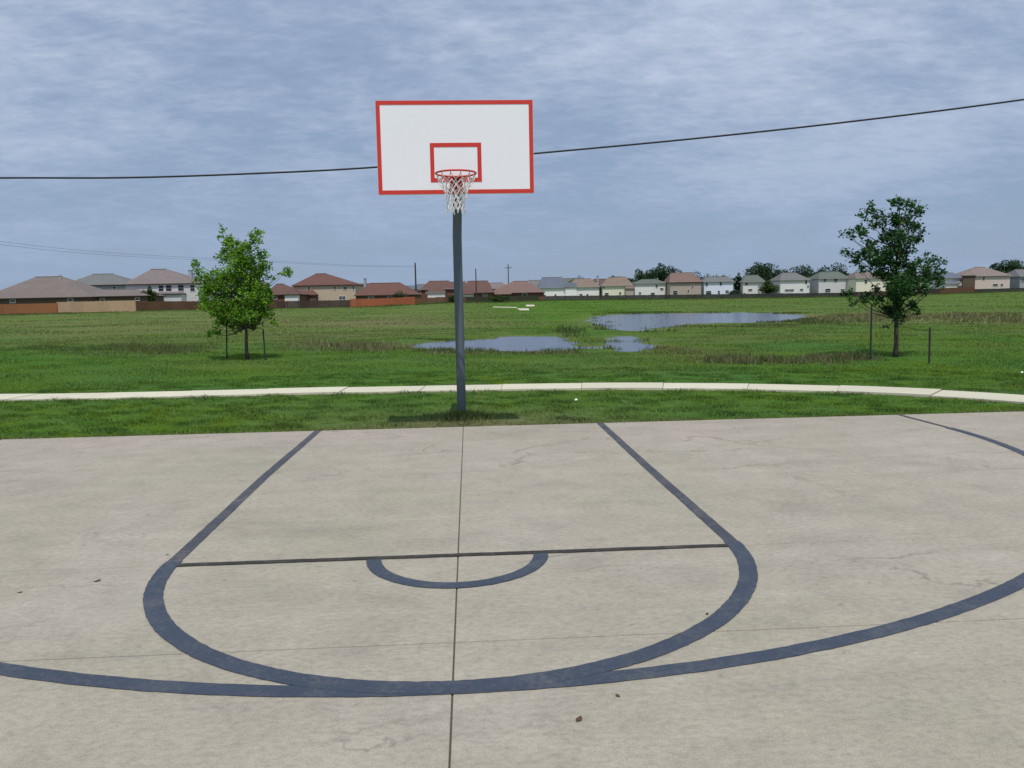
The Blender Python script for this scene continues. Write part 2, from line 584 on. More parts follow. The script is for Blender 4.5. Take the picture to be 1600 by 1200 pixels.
def sdist(poly, x, y):
    """signed distance (negative inside)"""
    x = np.asarray(x, float); y = np.asarray(y, float)
    best = np.full(x.shape, 1e9); inside = np.zeros(x.shape, bool)
    n = len(poly)
    for i in range(n):
        x0, y0 = poly[i]; x1, y1 = poly[(i + 1) % n]
        ex, ey = x1 - x0, y1 - y0
        t = np.clip(((x - x0) * ex + (y - y0) * ey) / (ex * ex + ey * ey + 1e-12), 0, 1)
        best = np.minimum(best, np.hypot(x - x0 - t * ex, y - y0 - t * ey))
        c = ((y0 > y) != (y1 > y)) & (x < (x1 - x0) * (y - y0) / (y1 - y0 + 1e-12) + x0)
        inside ^= c
    return np.where(inside, -best, best)


def pond_d(x, y):
    d = np.full(np.shape(x), 1e9)
    wob = 0.25 * np.sin(x * 1.9 + 1.3 * np.sin(y * .9)) + 0.2 * np.sin(x * 4.1 + y * 1.7)
    for i, p in enumerate(PONDS):
        k = 1.0 if i < 2 else 2.2
        d = np.minimum(d, sdist(p, x, y) / k)
    return d + wob * 0.7


def lownoise(x, y, s, ph=0.0):
    return (np.sin(x / s * 1.7 + ph + 1.3 * np.sin(y / s * 1.1 + ph)) + np.sin(y / s * 2.1 - ph + 1.1 * np.sin(x / s * 0.9)) +
            0.6 * np.sin((x + y) / s * 3.3 + ph * 2)) / 2.6


def ground_z(x, y):
    x = np.asarray(x, float); y = np.asarray(y, float)
    u, D = cam_uD(x, y)
    Df = np.interp(u, FARC[:, 0], FARC[:, 1]); zf = np.interp(u, FARC[:, 0], FARC[:, 2])
    Dabs = np.maximum(np.abs(D), np.hypot(x - CAM[0], y - CAM[1]) * 0.75)
    t = smooth(85, 1, np.zeros(1))  # unused, keeps shape rules simple
    z = -0.03 + (zf + 0.03) * smooth(82, Df, Dabs)
    z = z + 0.012 * lownoise(x, y, 2.3) * smooth(11, 16, Dabs) + 0.05 * lownoise(x, y, 9.0, 1.0) * smooth(30, 60, Dabs) * (1 - smooth(100, 140, Dabs))
    d = pond_d(x, y)
    near = 1 - smooth(0.0, 5.0, d)
    z = z * (1 - near) + (WATER_Z + 0.03) * near
    z = np.where(d < 0.4, z - 0.28 * smooth(0.4, -0.8, d) if False else z - 0.28 * (1 - smooth(-0.8, 0.4, d)), z)
    return z


def gz(x, y):
    return float(ground_z(np.array([x]), np.array([y]))[0])


PATH_PX = [(-260, 620.5), (0, 620.5), (300, 615), (500, 610.2), (720, 606.2), (900, 603.6), (1050, 603.4), (1200, 605), (1400, 611), (1598, 622.5), (1900, 648)]
_pc = np.array([unp(u, v - 1.0)[:2] for u, v in PATH_PX])
_pc = np.vstack([[_pc[0] + (_pc[0] - _pc[1]) * 3], _pc, [_pc[-1] + (_pc[-1] - _pc[-2]) * 2.5]])


def catmull(P, n=24):
    out = []
    for i in range(len(P) - 1):
        p0 = P[max(i - 1, 0)]; p1 = P[i]; p2 = P[i + 1]; p3 = P[min(i + 2, len(P) - 1)]
        for k in range(n):
            t = k / n
            out.append(0.5 * ((2 * p1) + (-p0 + p2) * t + (2 * p0 - 5 * p1 + 4 * p2 - p3) * t * t + (-p0 + 3 * p1 - 3 * p2 + p3) * t ** 3))
    out.append(P[-1])
    return np.array(out)


PATHC = catmull(_pc)
PATH_W = 0.90


def path_dist(x, y):
    b = np.full(np.shape(x), 1e9)
    P = PATHC[::3]
    for i in range(len(P) - 1):
        x0, y0 = P[i]; x1, y1 = P[i + 1]
        ex, ey = x1 - x0, y1 - y0
        t = np.clip(((x - x0) * ex + (y - y0) * ey) / (ex * ex + ey * ey + 1e-12), 0, 1)
        b = np.minimum(b, np.hypot(x - x0 - t * ex, y - y0 - t * ey))
    return b


def blob(u, v, cu, cv, su, sv):
    return np.exp(-(((u - cu) / su) ** 2 + ((v - cv) / sv) ** 2))


def dryness(x, y):
    """how straw-coloured the turf is here; patches placed on the ground where the field has them"""
    u, D = cam_uD(x, y)
    v = HOR(u) + FOC * 1.66 / np.maximum(D, 1.0)
    d = 0.06 + 0.13 * lownoise(x, y, 3.1, .4) + 0.10 * lownoise(x, y, 11.0, 2.0)
    d = d + 0.55 * (1 - smooth(0.0, 0.35, np.abs(y - EDGE_Y))) * (np.abs(x) < 9)
    d = d + 0.55 * np.exp(-((x - 0.1) / 1.7) ** 2 - ((y - 1.4) / 0.5) ** 2) + 0.30 * np.exp(-((x - 0.2) / 2.6) ** 2 - ((y - 2.0) / 1.0) ** 2)
    pd = path_dist(x, y)
    d = d + 0.45 * (1 - smooth(0.05, 0.35, pd - PATH_W / 2)) * (D < 60)
    f = np.where(D > 12, 1.0, 0.0)
    d = d + f * 0.40 * smooth(30, 42, D) * (1 - smooth(640, 900, u)) * (0.8 + 0.5 * lownoise(x, y, 6.0, 3.0))
    d = d + f * 0.35 * blob(u, v, 620, 503, 260, 8) + f * 0.2 * blob(u, v, 250, 515, 300, 16)
    d = d + f * 0.26 * smooth(24, 34, D) * smooth(940, 1100, u)
    d = d + f * (0.5 * blob(u, v, 1440, 496, 190, 7) + 0.30 * blob(u, v, 1110, 547, 110, 8) + 0.35 * blob(u, v, 540, 537, 110, 6))
    d = d + 0.35 * (1 - smooth(0.2, 1.3, pond_d(x, y)))
    return np.clip(d, 0, 1)


def build_ground():
    fine = np.radians(np.arange(-46, 50.01, 0.25)) + 0.0
    coarse = np.radians(np.arange(53, 314.01, 4.0))
    az = np.concatenate([fine, coarse])
    rad = [0.6]
    while rad[-1] < 3500:
        r = rad[-1]
        rad.append(r * (1.04 if r < 8 else 1.012 if r < 110 else 1.03 if r < 400 else 1.12))
    rad = np.array(rad)
    A, Rr = np.meshgrid(az, rad)
    x = CAM[0] + Rr * np.sin(A); y = CAM[1] + Rr * np.cos(A)
    xf, yf = x.ravel(), y.ravel()
    z = ground_z(xf, yf)
    # under the slab and the path the soil is lower than the concrete
    inside = (yf < EDGE_Y - 0.12)
    z = np.where(inside & (np.abs(xf) < 15), -0.12, z)
    pd = path_dist(xf, yf)
    z = np.where((pd < PATH_W / 2 - 0.06) & (yf < 40), np.minimum(z, -0.05), z)
    na, nr = len(az), len(rad)
    idx = np.arange(na * nr).reshape(nr, na)
    i0 = idx[:-1, :]; i1 = idx[1:, :]
    f = np.stack([i0, np.roll(i0, -1, 1), np.roll(i1, -1, 1), i1], -1).reshape(-1, 4)[:, ::-1]
    co = np.stack([xf, yf, z], 1)
    # centre fan
    c = len(co)
    co = np.vstack([co, [[CAM[0], CAM[1], -0.12]]])
    xs = np.append(xf, CAM[0]); ys = np.append(yf, CAM[1])
    soil = np.clip(1 - smooth(-0.4, 0.25, pond_d(xs, ys)) + 0.5 * (1 - smooth(0, .14, np.abs(ys - EDGE_Y))), 0, 1)
    o = fast_mesh('ground', co, f, MT['ground'], {'dry': dryness(xs, ys), 'soil': soil}, smooth=True)
    tag(o, kind='structure')
    o['label'] = 'green mown field of patchy grass stretching to the houses'


build_ground()

# ponds: the dug bank draws the shoreline, the sheet runs on under the soil
for polys, g, lb in (((PONDS[0], PONDS[1]), 1.2, 'shallow grey pond and side pool nearest the basketball pole'),
                     ((PONDS[2],), 3.0, 'long far pond reflecting the pale sky')):
    P = np.vstack(polys)
    x0, y0 = P.min(0) - g; x1, y1 = P.max(0) + g
    b = MB()
    b.add([(x0, y0, WATER_Z), (x1, y0, WATER_Z), (x1, y1, WATER_Z), (x0, y1, WATER_Z)], [(0, 1, 2, 3)])
    tag(b.build('pond_water', MT['water']), label=lb, kind='structure')

# ------------------------------------------------------------------ court
court = empty('court_slab', kind='structure', label='pale concrete basketball half court slab with blue grey lines')
XS = [-13.0, 0.0, 13.0]
YS = [-16.0, -9.75, -5.51, -4.21, EDGE_Y]
G = 0.0035
for j in range(4):
    for i in range(2):
        b = MB()
        gx0 = 0 if i == 0 else G; gx1 = G if i == 0 else 0
        gy0 = (0, .0025, .004, G)[j]; gy1 = (.0025, .004, G, 0)[j]
        b.box(XS[i] + gx0, XS[i + 1] - gx1, YS[j] + gy0, YS[j + 1] - gy1, -0.14, 0)
        b.build('concrete_panel', MT['concrete'], court, bevel=0.004)
b = MB()
b.box(-G, G, -16, EDGE_Y - 0.01, -0.13, -0.007)
for yj, w in ((-4.21, G), (-5.51, .004), (-9.75, .0025)):
    b.box(-13, -G - .001, yj - w, yj + w, -0.13, -0.006)
    b.box(G + .001, 13, yj - w, yj + w, -0.13, -0.006)
b.build('joint_filler', MT['joint'], court)


def strip(name, pts, w, mat, z=0.004):
    """painted line: a thin sheet following pts (centre line)"""
    P = np.array(pts)
    t = np.gradient(P, axis=0)
    t /= np.linalg.norm(t, axis=1)[:, None]
    n = np.stack([-t[:, 1], t[:, 0]], 1)
    rs = random.Random(name)
    k = len(P)
    wob = np.array([rs.uniform(-.0025, .0025) for _ in range(k)])
    a = P + n * (w / 2 + wob)[:, None]; c = P - n * (w / 2 - wob)[:, None]
    b = MB()
    b.add([(*q, z) for q in a] + [(*q, z) for q in c], [(i, i + k, i + k + 1, i + 1) for i in range(k - 1)])
    return b.build(name, mat, court)


def arc(cx_, cy_, r, a0, a1, n=120):
    th = np.linspace(math.radians(a0), math.radians(a1), n)
    return np.stack([cx_ + r * np.cos(th), cy_ + r * np.sin(th)], 1)


LW = 0.105
RO = 1.825
strip('lane_line', [(-RO - .055 * min(1, (y + 4.13) / 2.5), y) for y in np.linspace(EDGE_Y - .03, -4.13, 50)], LW * .84, MT['paint_grey'])
strip('lane_line', [(RO - .022 * min(1, (y + 4.13) / 2.5), y) for y in np.linspace(EDGE_Y - .03, -4.13, 50)], LW * .84, MT['paint_grey'])
strip('free_throw_circle', arc(0, -4.131, RO, 180, 360, 160), LW, MT['paint'], 0.0045)
strip('free_throw_line', [(x, -4.215) for x in np.linspace(-RO + .05, RO - .05, 60)], 0.058, MT['paint_dark'], 0.0052)
strip('free_throw_semicircle', arc(0.0, -4.22, 0.535, 180, 360, 60), 0.095, MT['paint'], 0.0048)
strip('three_point_line', arc(0, -0.1, 5.87, 180, 360, 300), 0.098, MT['paint'], 0.0037)
strip('three_point_side_line', [(5.87, y) for y in np.linspace(EDGE_Y - .03, -0.1, 20)], 0.06, MT['paint_grey'], 0.0037)
strip('three_point_side_line', [(-5.87, y) for y in np.linspace(EDGE_Y - .03, -0.1, 20)], 0.06, MT['paint_grey'], 0.0037)

# ------------------------------------------------------------------ footpath
walk = empty('footpath', kind='structure', label='narrow pale concrete footpath curving across the grass behind the court')
seg = np.diff(PATHC, axis=0); L = np.concatenate([[0], np.cumsum(np.hypot(seg[:, 0], seg[:, 1]))])


def path_at(s, off):
    x = np.interp(s, L, PATHC[:, 0]); y = np.interp(s, L, PATHC[:, 1])
    e = 0.05
    tx = np.interp(s + e, L, PATHC[:, 0]) - np.interp(s - e, L, PATHC[:, 0]); ty = np.interp(s + e, L, PATHC[:, 1]) - np.interp(s - e, L, PATHC[:, 1])
    q = math.hypot(tx, ty) + 1e-9
    return x - ty / q * off, y + tx / q * off


s = 0.1; k = 0
while s < L[-1] - 1.6:
    ln = 1.52
    a0, a1 = s + 0.005, s + ln - 0.005
    if k % 6 == 2:
        a1 -= 0.01
    b = MB()
    vs = []
    dz = random.uniform(-.008, .008)
    nn = 4
    for t in np.linspace(a0, a1, nn):
        for o_ in (-PATH_W / 2, PATH_W / 2):
            x, y = path_at(t, o_)
            vs += [(x, y, -0.09), (x, y, 0.0 + dz)]
    fs = []
    for i in range(nn - 1):
        q = i * 4; w = q + 4
        fs += [(q + 1, q + 3, w + 3, w + 1)[::-1], (q, q + 1, w + 1, w)[::-1], (q + 2, w + 2, w + 3, q + 3)[::-1]]
    fs += [(0, 2, 3, 1), ((nn - 1) * 4, (nn - 1) * 4 + 1, (nn - 1) * 4 + 3, (nn - 1) * 4 + 2)]
    b.add(vs, fs)
    b.build('path_slab', MT['path'], walk)
    s += ln; k += 1

# far bend of the path, glimpsed in the field
far = empty('distant_footpath', kind='structure', label='short pale stretch of concrete path far out in the field')
for quad in (((770, 479.6), (808, 480.4), (808, 481.2), (770, 480.4)), ((808, 482.4), (826, 482.6), (827, 485), (812, 485.2)), ((822, 476.6), (835, 476.6), (835, 478.8), (822, 479))):
    b = MB()
    vs = []
    for u, v in quad:
        # follow the sight line down to the rising field
        lo, hi_ = 40.0, 240.0
        for _ in range(40):
            m_ = (lo + hi_) / 2; p = at_depth(u, v, m_)
            if p[2] > gz(p[0], p[1]): lo = m_
            else: hi_ = m_
        vs.append((p[0], p[1], gz(p[0], p[1]) + 0.06))
    b.add(vs + [(x, y, z - .12) for x, y, z in vs], [(0, 1, 2, 3)[::-1], (0, 1, 5, 4), (1, 2, 6, 5), (2, 3, 7, 6), (3, 0, 4, 7)])
    b.build('path_slab', MT['path'], far)

# ------------------------------------------------------------------ grass blades
def blades(name, x, y, h, w, mat, lean=0.5, bend=True, label='', rnd=None):
    n = len(x)
    z = ground_z(x, y)
    a = rng.uniform(0, 2 * np.pi, n)
    la = rng.uniform(0, 2 * np.pi, n); lm = rng.uniform(0, lean, n) * h
    cx_, sx_ = np.cos(a) * w / 2, np.sin(a) * w / 2
    p0 = np.stack([x - cx_, y - sx_, z - 0.01], 1)
    p1 = np.stack([x + cx_, y + sx_, z - 0.01], 1)
    tip = np.stack([x + np.cos(la) * lm, y + np.sin(la) * lm, z + h], 1)
    co = np.stack([p0, p1, tip], 1).reshape(-1, 3)
    f = np.arange(3 * n).reshape(n, 3)
    r = rng.uniform(0, 1, n) if rnd is None else rnd
    o = fast_mesh(name, co, f, mat, {'rnd': np.repeat(r, 3), 'dry': np.repeat(dryness(x, y), 3)})
    tag(o, label=label, kind='stuff')
    return o


def scatter(n, r0, r1, a0=-43, a1=47, pw=1.0):
    u = rng.uniform(0, 1, n)
    r = (r0 ** pw + u * (r1 ** pw - r0 ** pw)) ** (1 / pw)
    a = np.radians(rng.uniform(a0, a1, n))
    return CAM[0] + r * np.sin(a), CAM[1] + r * np.cos(a)


def keep(x, y, margin=0.0):
    k = (y > EDGE_Y + 0.01) | (np.abs(x) > 13.1)
    k &= path_dist(x, y) > PATH_W / 2 + margin
    k &= pond_d(x, y) > 0.15
    return k


# near verge between slab and path and just beyond
x, y = scatter(330000, 10.0, 19.0, pw=1.2)
kp = keep(x, y, -0.04) & (y > 1.0)
x, y = x[kp], y[kp]
dr = dryness(x, y)
th = np.clip(1.15 - dr * 1.1, .22, 1)
kk = rng.uniform(0, 1, len(x)) < th
x, y = x[kk], y[kk]
tuft = 0.6 + 0.8 * np.clip(lownoise(x, y, .33, 1.) + .45 * lownoise(x, y, .11), -0.6, 1)
h = rng.uniform(0.022, 0.060, len(x)) * tuft
cl_ = 0.5 + 0.42 * lownoise(x, y, .21, 5.) + 0.25 * lownoise(x, y, .6, 1.)
rn_ = np.clip(cl_ + rng.normal(0, .24, len(x)), 0, 1)
blades('lawn_grass', x, y, h, rng.uniform(.008, .016, len(x)) * np.where(rng.uniform(0, 1, len(x)) > .93, 2.6, 1), MT['blade'], 1.8, rnd=rn_, label='short mown green grass beside the court and footpath')
# middle field
x, y = scatter(300000, 18.0, 48.0, -40, 44, pw=0.6)
kp = keep(x, y, 0)
x, y = x[kp], y[kp]
sc_ = np.hypot(x - CAM[0], y - CAM[1]) / 20
tuft = 0.7 + 0.7 * np.clip(lownoise(x, y, 1.1, 1.), -0.6, 1)
shore = smooth(0.2, 3.0, pond_d(x, y)) * .6 + .4
blades('field_grass', x, y, rng.uniform(0.025, 0.060, len(x)) * tuft * shore, rng.uniform(.012, .026, len(x)) * sc_, MT['blade'], 2.0,
       label='rougher green field grass around the young trees and ponds')
# far field
x, y = scatter(200000, 46.0, 215.0, -38, 42, pw=0.5)
kp = keep(x, y, 0)
x, y = x[kp], y[kp]
sc_ = np.hypot(x - CAM[0], y - CAM[1]) / 20
tuft = 0.7 + 0.7 * np.clip(lownoise(x, y, 5., 1.), -0.6, 1)
shore = smooth(0.2, 3.0, pond_d(x, y)) * .6 + .4
blades('distant_grass', x, y, rng.uniform(0.04, 0.11, len(x)) * tuft * shore, rng.uniform(.012, .03, len(x)) * sc_, MT['blade'], 2.5,
       label='far field of long grass running up to the fences')


# weeds and reeds in patches
def in_quad(quad, n):
    P = np.array(quad)
    a = rng.uniform(0, 1, (n, 1)); b_ = rng.uniform(0, 1, (n, 1))
    return (P[0] * (1 - a) + P[1] * a) * (1 - b_) + (P[3] * (1 - a) + P[2] * a) * b_


WX, WY, WH, WW, WR = [], [], [], [], []


def weeds(u0, v0, u1, v1, n, h, w, lo=0.2, hi_=1.0, clump=1.0):
    """a weed patch whose ground footprint spans rows v0 (far) to v1 (near)"""
    q = in_quad([unp(u0, v1)[:2], unp(u1, v1)[:2], unp(u1, v0)[:2], unp(u0, v0)[:2]], n)
    x, y = q[:, 0], q[:, 1]
    # ragged ends and edges: the patch thins out and spills over its footprint
    uu, DD = cam_uD(x, y)
    ed = np.clip(np.minimum(uu - u0, u1 - uu) / (0.22 * (u1 - u0)), 0, 1)
    sp_ = rng.normal(0, .16, len(x)) * np.linalg.norm(unp((u0 + u1) / 2, v0) - unp((u0 + u1) / 2, v1))
    y = y + sp_; x = x + rng.normal(0, .25, len(x))
    c = 0.12 + 0.38 * ed + 0.5 * lownoise(x, y, clump, 2.0) + 0.35 * lownoise(x, y, clump * .3, .7)
    k = (rng.uniform(0, 1, n) < np.clip(c * 1.1, 0.02, 1)) & (pond_d(x, y) > -0.1)
    x, y = x[k], y[k]; c = c[k]
    WX.append(x); WY.append(y); WH.append(rng.uniform(.35, 1, len(x)) * h * np.clip(c * 1.1, .25, 1.25)); WW.append(rng.uniform(.6, 1.4, len(x)) * w)
    WR.append(rng.uniform(lo, hi_, len(x)))


weeds(448, 535, 655, 546, 9000, .30, .030, .15, 1.0)
weeds(120, 540, 345, 551, 8000, .26, .030, 0, .75)
weeds(0, 540, 130, 548, 2500, .16, .03, 0, .6)
weeds(650, 546, 960, 551, 5000, .12, .03, 0, 1.0)
weeds(1095, 556, 1370, 566, 9000, .24, .030, 0, .95)
weeds(1010, 540, 1100, 556, 2500, .16, .03, .2, .9)
weeds(1285, 492, 1485, 503, 5500, .40, .09, .2, .95, 3.0)
weeds(1470, 492, 1640, 503, 3500, .38, .08, .2, .95, 3.0)
weeds(875, 512, 905, 523, 900, .45, .06, 0, .6, 2.)
weeds(905, 506, 1260, 510, 3000, .22, .07, 0, .7, 3.0)
weeds(640, 527, 880, 529, 2500, .14, .05, 0, .6, 2.)
weeds(925, 487, 1270, 489, 5000, .35, .12, 0, .5, 4.0)
weeds(1250, 500, 1300, 505, 1200, .3, .07, 0, .7, 3.0)
def shallows(u0, v0, u1, v1, n, h, w, k):
    q = in_quad([unp(u0, v1)[:2], unp(u1, v1)[:2], unp(u1, v0)[:2], unp(u0, v0)[:2]], n)
    x, y = q[:, 0], q[:, 1]
    g_ = lownoise(x * .35, y, k, 1.7) + .5 * lownoise(x, y, k * .4, .3)
    m = g_ > .28
    x, y = x[m], y[m]
    WX.append(x); WY.append(y); WH.append(rng.uniform(.4, 1, len(x)) * h + .1); WW.append(rng.uniform(.6, 1.4, len(x)) * w); WR.append(rng.uniform(.1, .6, len(x)))


shallows(925, 491, 1060, 517, 9000, .12, .07, 2.2)
shallows(1180, 496, 1275, 505, 3500, .15, .08, 2.6)
shallows(645, 534, 760, 548, 2600, .08, .03, .8)
shallows(840, 528, 1015, 549, 3600, .08, .03, .8)
shallows(760, 543, 900, 551, 2000, .07, .03, .6)
x = np.concatenate(WX); y = np.concatenate(WY)
kp = (y > EDGE_Y + .1)
blades('weeds', x[kp], y[kp], np.concatenate(WH)[kp], np.concatenate(WW)[kp], MT['weed'], .6, rnd=np.concatenate(WR)[kp],
       label='brown and green weeds and reeds fringing the ponds')
# fringe of rank growth in front of the far fences
X, Y, H_, Ww, Rn = [], [], [], [], []
for u0, u1, hh in ((840, 1340, .75), (560, 845, .6), (1330, 1640, .6), (-50, 560, .28)):
    n = int((u1 - u0) * 26)
    uu = rng.uniform(u0, u1, n)
    Dd = np.interp(uu, FARC[:, 0], FARC[:, 1]) - 1.2 - rng.exponential(3.0, n)
    hp = np.array([at_depth(a, 470, d)[:2] for a, d in zip(uu, Dd)])
    X.append(hp[:, 0]); Y.append(hp[:, 1])
    cl = 0.55 + 0.6 * np.clip(lownoise(hp[:, 0], hp[:, 1], 2.2, 1.), -.5, 1)
    H_.append(rng.uniform(.3, 1, n) * hh * cl); Ww.append(rng.uniform(.10, .26, n)); Rn.append(rng.uniform(0, .62, n))
blades('fence_weeds', np.concatenate(X), np.concatenate(Y), np.concatenate(H_), np.concatenate(Ww), MT['weed'], .7, rnd=np.concatenate(Rn),
       label='rank green growth along the foot of the distant fences')
# tufts round the pole foot
n = 2600
rr = np.abs(rng.normal(0, .26, n)) + .02; aa = rng.uniform(0, 2 * np.pi, n)
x = -.03 + rr * np.cos(aa) * 1.25; y = 2.02 + rr * np.sin(aa) * .9
kp = y > EDGE_Y + .02
blades('pole_foot_grass', x[kp], y[kp], rng.uniform(.05, .15, kp.sum()) * np.exp(-rr[kp] * 1.2), rng.uniform(.008, .016, kp.sum()), MT['blade'], .9,
       label='longer uncut grass tuft round the foot of the pole')
# blades creeping over the slab edge
n = 9000
x = rng.uniform(-9, 11, n); y = EDGE_Y + np.abs(rng.normal(0, .05, n)) - .004
kp = lownoise(x, y, .4, 3.) > -.35
blades('edge_grass', x[kp], y[kp], rng.uniform(.03, .075, kp.sum()), rng.uniform(.008, .014, kp.sum()), MT['blade'], 1.3,
       label='grass overhanging the far edge of the concrete slab')

# ------------------------------------------------------------------ basketball goal
goal = empty('basketball_goal', (-0.03, 2.12, -0.03), label='basketball goal with white red-edged backboard on a single steel pole', cat='basketball goal')
GO = Vector((-0.03, 2.12, -0.03))


def G_(b, name, mats, parent=None, **kw):
    """geometry written in world space, hung under the goal"""
    par = parent or goal
    off = GO
    b.v = [tuple(Vector(v) - off) for v in b.v]
    return b.build(name, mats, par, **kw)


b = MB()
pts = [(-.03, 2.12, z) for z in (-.25, 0, 1, 2, 2.55)]
for a in np.linspace(0, 1, 9)[1:]:
    ang = a * math.radians(62)
    pts.append((-.03 + .03 * a, 2.12 - .75 * (1 - math.cos(ang)), 2.55 + .75 * math.sin(ang)))
e = Vector(pts[-1]); dr_ = Vector((0, -math.sin(math.radians(62)), math.cos(math.radians(62))))
t_ = (e.y - 0.62) / -dr_.y
pts.append(tuple(e + dr_ * t_ * .5)); pts.append(tuple(e + dr_ * t_))
pe = Vector(pts[-1])
b.tube(pts, 0.064, 20)
pole = G_(b, 'pole', MT['pole'], smooth=True)
b = MB(); b.tube([(-.03, 2.12, -.04), (-.03, 2.12, .035)], .085, 20)
G_(b, 'pole_collar', MT['pole'])
# board
BZ0, BZ1 = 2.905, 3.988
BX = .925
b = MB(); b.box(-BX, BX, .38, .415, BZ0, BZ1)
G_(b, 'backboard', MT['board'], bevel=.006)


def frame_strip(name, x0, x1, z0, z1, w, y, open_bottom=False):
    b = MB()
    b.box(x0, x0 + w, y, y + .0035, z0, z1)
    b.box(x1 - w, x1, y, y + .0035, z0, z1)
    b.box(x0 + w, x1 - w, y, y + .0035, z1 - w, z1)
    if not open_bottom:
        b.box(x0 + w, x1 - w, y, y + .0035, z0, z0 + w)
    return G_(b, name, MT['red'])


frame_strip('border_stripe', -BX + .003, BX - .003, BZ0 + .003, BZ1 - .003, .047, .3762)
frame_strip('target_square', -.303, .303, 3.045, 3.498, .047, .3762)
# back frame of angle iron
b = MB()
for x0 in (-.85, -.30, .26, .81):
    b.box(x0, x0 + .04, .4155, .455, BZ0 + .05, BZ1 - .05)
for z0 in (BZ0 + .05, 3.4, BZ1 - .09):
    b.box(-.90, .90, .4555, .49, z0, z0 + .04)
G_(b, 'back_frame', MT['pole'])
b = MB()
b.tube([tuple(pe), (0, .49, pe.z)], .05, 12)
for sx_, zt in ((-.5, 3.85), (.5, 3.85), (-.45, 3.0), (.45, 3.0)):
    b.tube([(pe.x, pe.y + .1, pe.z - .02), (sx_, .49, zt)], .018, 8)
b.box(-.14, .14, .49, .505, 3.02, 3.6)
G_(b, 'brace_arm', MT['pole'])
# rim
RZ = 3.085
ring = [(.2285 * math.cos(a), .0 + .2285 * math.sin(a), RZ) for a in np.linspace(0, 2 * math.pi, 49)[:-1]]
b = MB(); b.tube(ring, .0105, 10, closed=True)
rim = G_(b, 'rim', MT['rim'], smooth=True)
b = MB()
b.box(-.075, .075, .355, .3755, 2.93, 3.10)
b.box(-.065, .065, .225, .355, RZ - .007, RZ + .003)
for sx_ in (-1, 1):
    b.tube([(sx_ * .16, .163, RZ - .008), (sx_ * .06, .362, RZ - .008)], .009, 8)
    b.tube([(sx_ * .05, .225, RZ - .012), (sx_ * .035, .36, 2.95)], .009, 8)
    b.box(sx_ * .045 - .004, sx_ * .045 + .004, .25, .356, 2.99, RZ - .008)
G_(b, 'rim_bracket', MT['rim'])
for sx_ in (-.055, .055):
    for z0 in (2.95, 3.085):
        b = MB(); b.tube([(sx_, .348, z0), (sx_, .356, z0)], .009, 6)
        G_(b, 'bolt', MT['bolt'])
# hooks and net
NL = 12
hk = None
for i in range(NL):
    a = 2 * math.pi * (i + .5) / NL
    if hk is None:
        b = MB()
        b.tube([(.222, 0, -.006), (.222, 0, -.028), (.214, 0, -.034), (.208, 0, -.022)], .0035, 5)
        o = hk = b.build('net_hook', MT['rim'], goal)
    else:
        o = hk.copy(); COL.objects.link(o); o.parent = goal
    o.location = Vector((0, 0, RZ)) - GO
    o.rotation_euler = (0, 0, a)
b = MB()
rows = [(0.03, .214), (0.095, .186), (0.16, .152), (0.225, .124), (0.29, .106), (0.35, .098), (0.41, .100)]
rs = random.Random(3)


def npt(r, i):
    dz, rad = rows[r]
    a = 2 * math.pi * (i + .5 + .5 * (r % 2)) / NL
    q = random.Random(r * 100 + i % NL)
    rad *= q.uniform(.93, 1.07)
    return (rad * math.cos(a) - .012 * r / 6, rad * math.sin(a), RZ - dz + q.uniform(-.010, .010))


for r in range(len(rows) - 1):
    for i in range(NL):
        p = npt(r, i)
        for dlt in (0, 1) if r % 2 else (-1, 0):
            q = npt(r + 1, (i + dlt) % NL)
            mid = tuple((Vector(p) + Vector(q)) / 2 + Vector((0, 0, -.006)))
            b.tube([p, mid, q], .0052, 5)
for r in range(1, len(rows)):
    for i in range(NL):
        p = Vector(npt(r, i)); b.tube([p + Vector((0, 0, .009)), p - Vector((0, 0, .009))], .009, 5)
for i in range(NL):
    p = Vector(npt(6, i)); b.tube([p, p - Vector((rs.uniform(-.01, .01), 0, rs.uniform(.02, .05)))], .0045, 5)
G_(b, 'net', MT['net'])

# ------------------------------------------------------------------ young trees
def leaf_mesh(pts, size, rnd):
    """folded four-point leaves at pts"""
    n = len(pts)
    d = rng.normal(0, 1, (n, 3)); d[:, 2] = d[:, 2] * .6 - .15
    d /= np.linalg.norm(d, axis=1)[:, None]
    w = np.cross(d, rng.normal(0, 1, (n, 3)) * .6 + np.array([0, 0, 1.0])); w /= np.linalg.norm(w, axis=1)[:, None] + 1e-9
    nn = np.cross(w, d)
    s = (size * rng.uniform(.6, 1.35, n))[:, None]
    a = pts - d * s * .5; c = pts + d * s * .5
    l = pts + w * s * .36 + nn * s * .10; r = pts - w * s * .36 + nn * s * .10
    co = np.stack([a, l, c, r], 1).reshape(-1, 3)
    k = np.arange(n)[:, None] * 4
    f = np.concatenate([k + np.array([[0, 3, 2]]), k + np.array([[0, 2, 1]])])
    return co, f, np.repeat(rnd, 4)


def limb_pts(a, b_, sag=0.12, n=6, wob=.03):
    a = Vector(a); b_ = Vector(b_)
    out = []
    for i in range(n + 1):
        t = i / n
        p = a.lerp(b_, t)
        p.z -= sag * math.sin(math.pi * t) * (b_ - a).length
        if 0 < i < n:
            p += Vector((random.uniform(-wob, wob), random.uniform(-wob, wob), random.uniform(-wob, wob)))
        out.append(p)
    return out


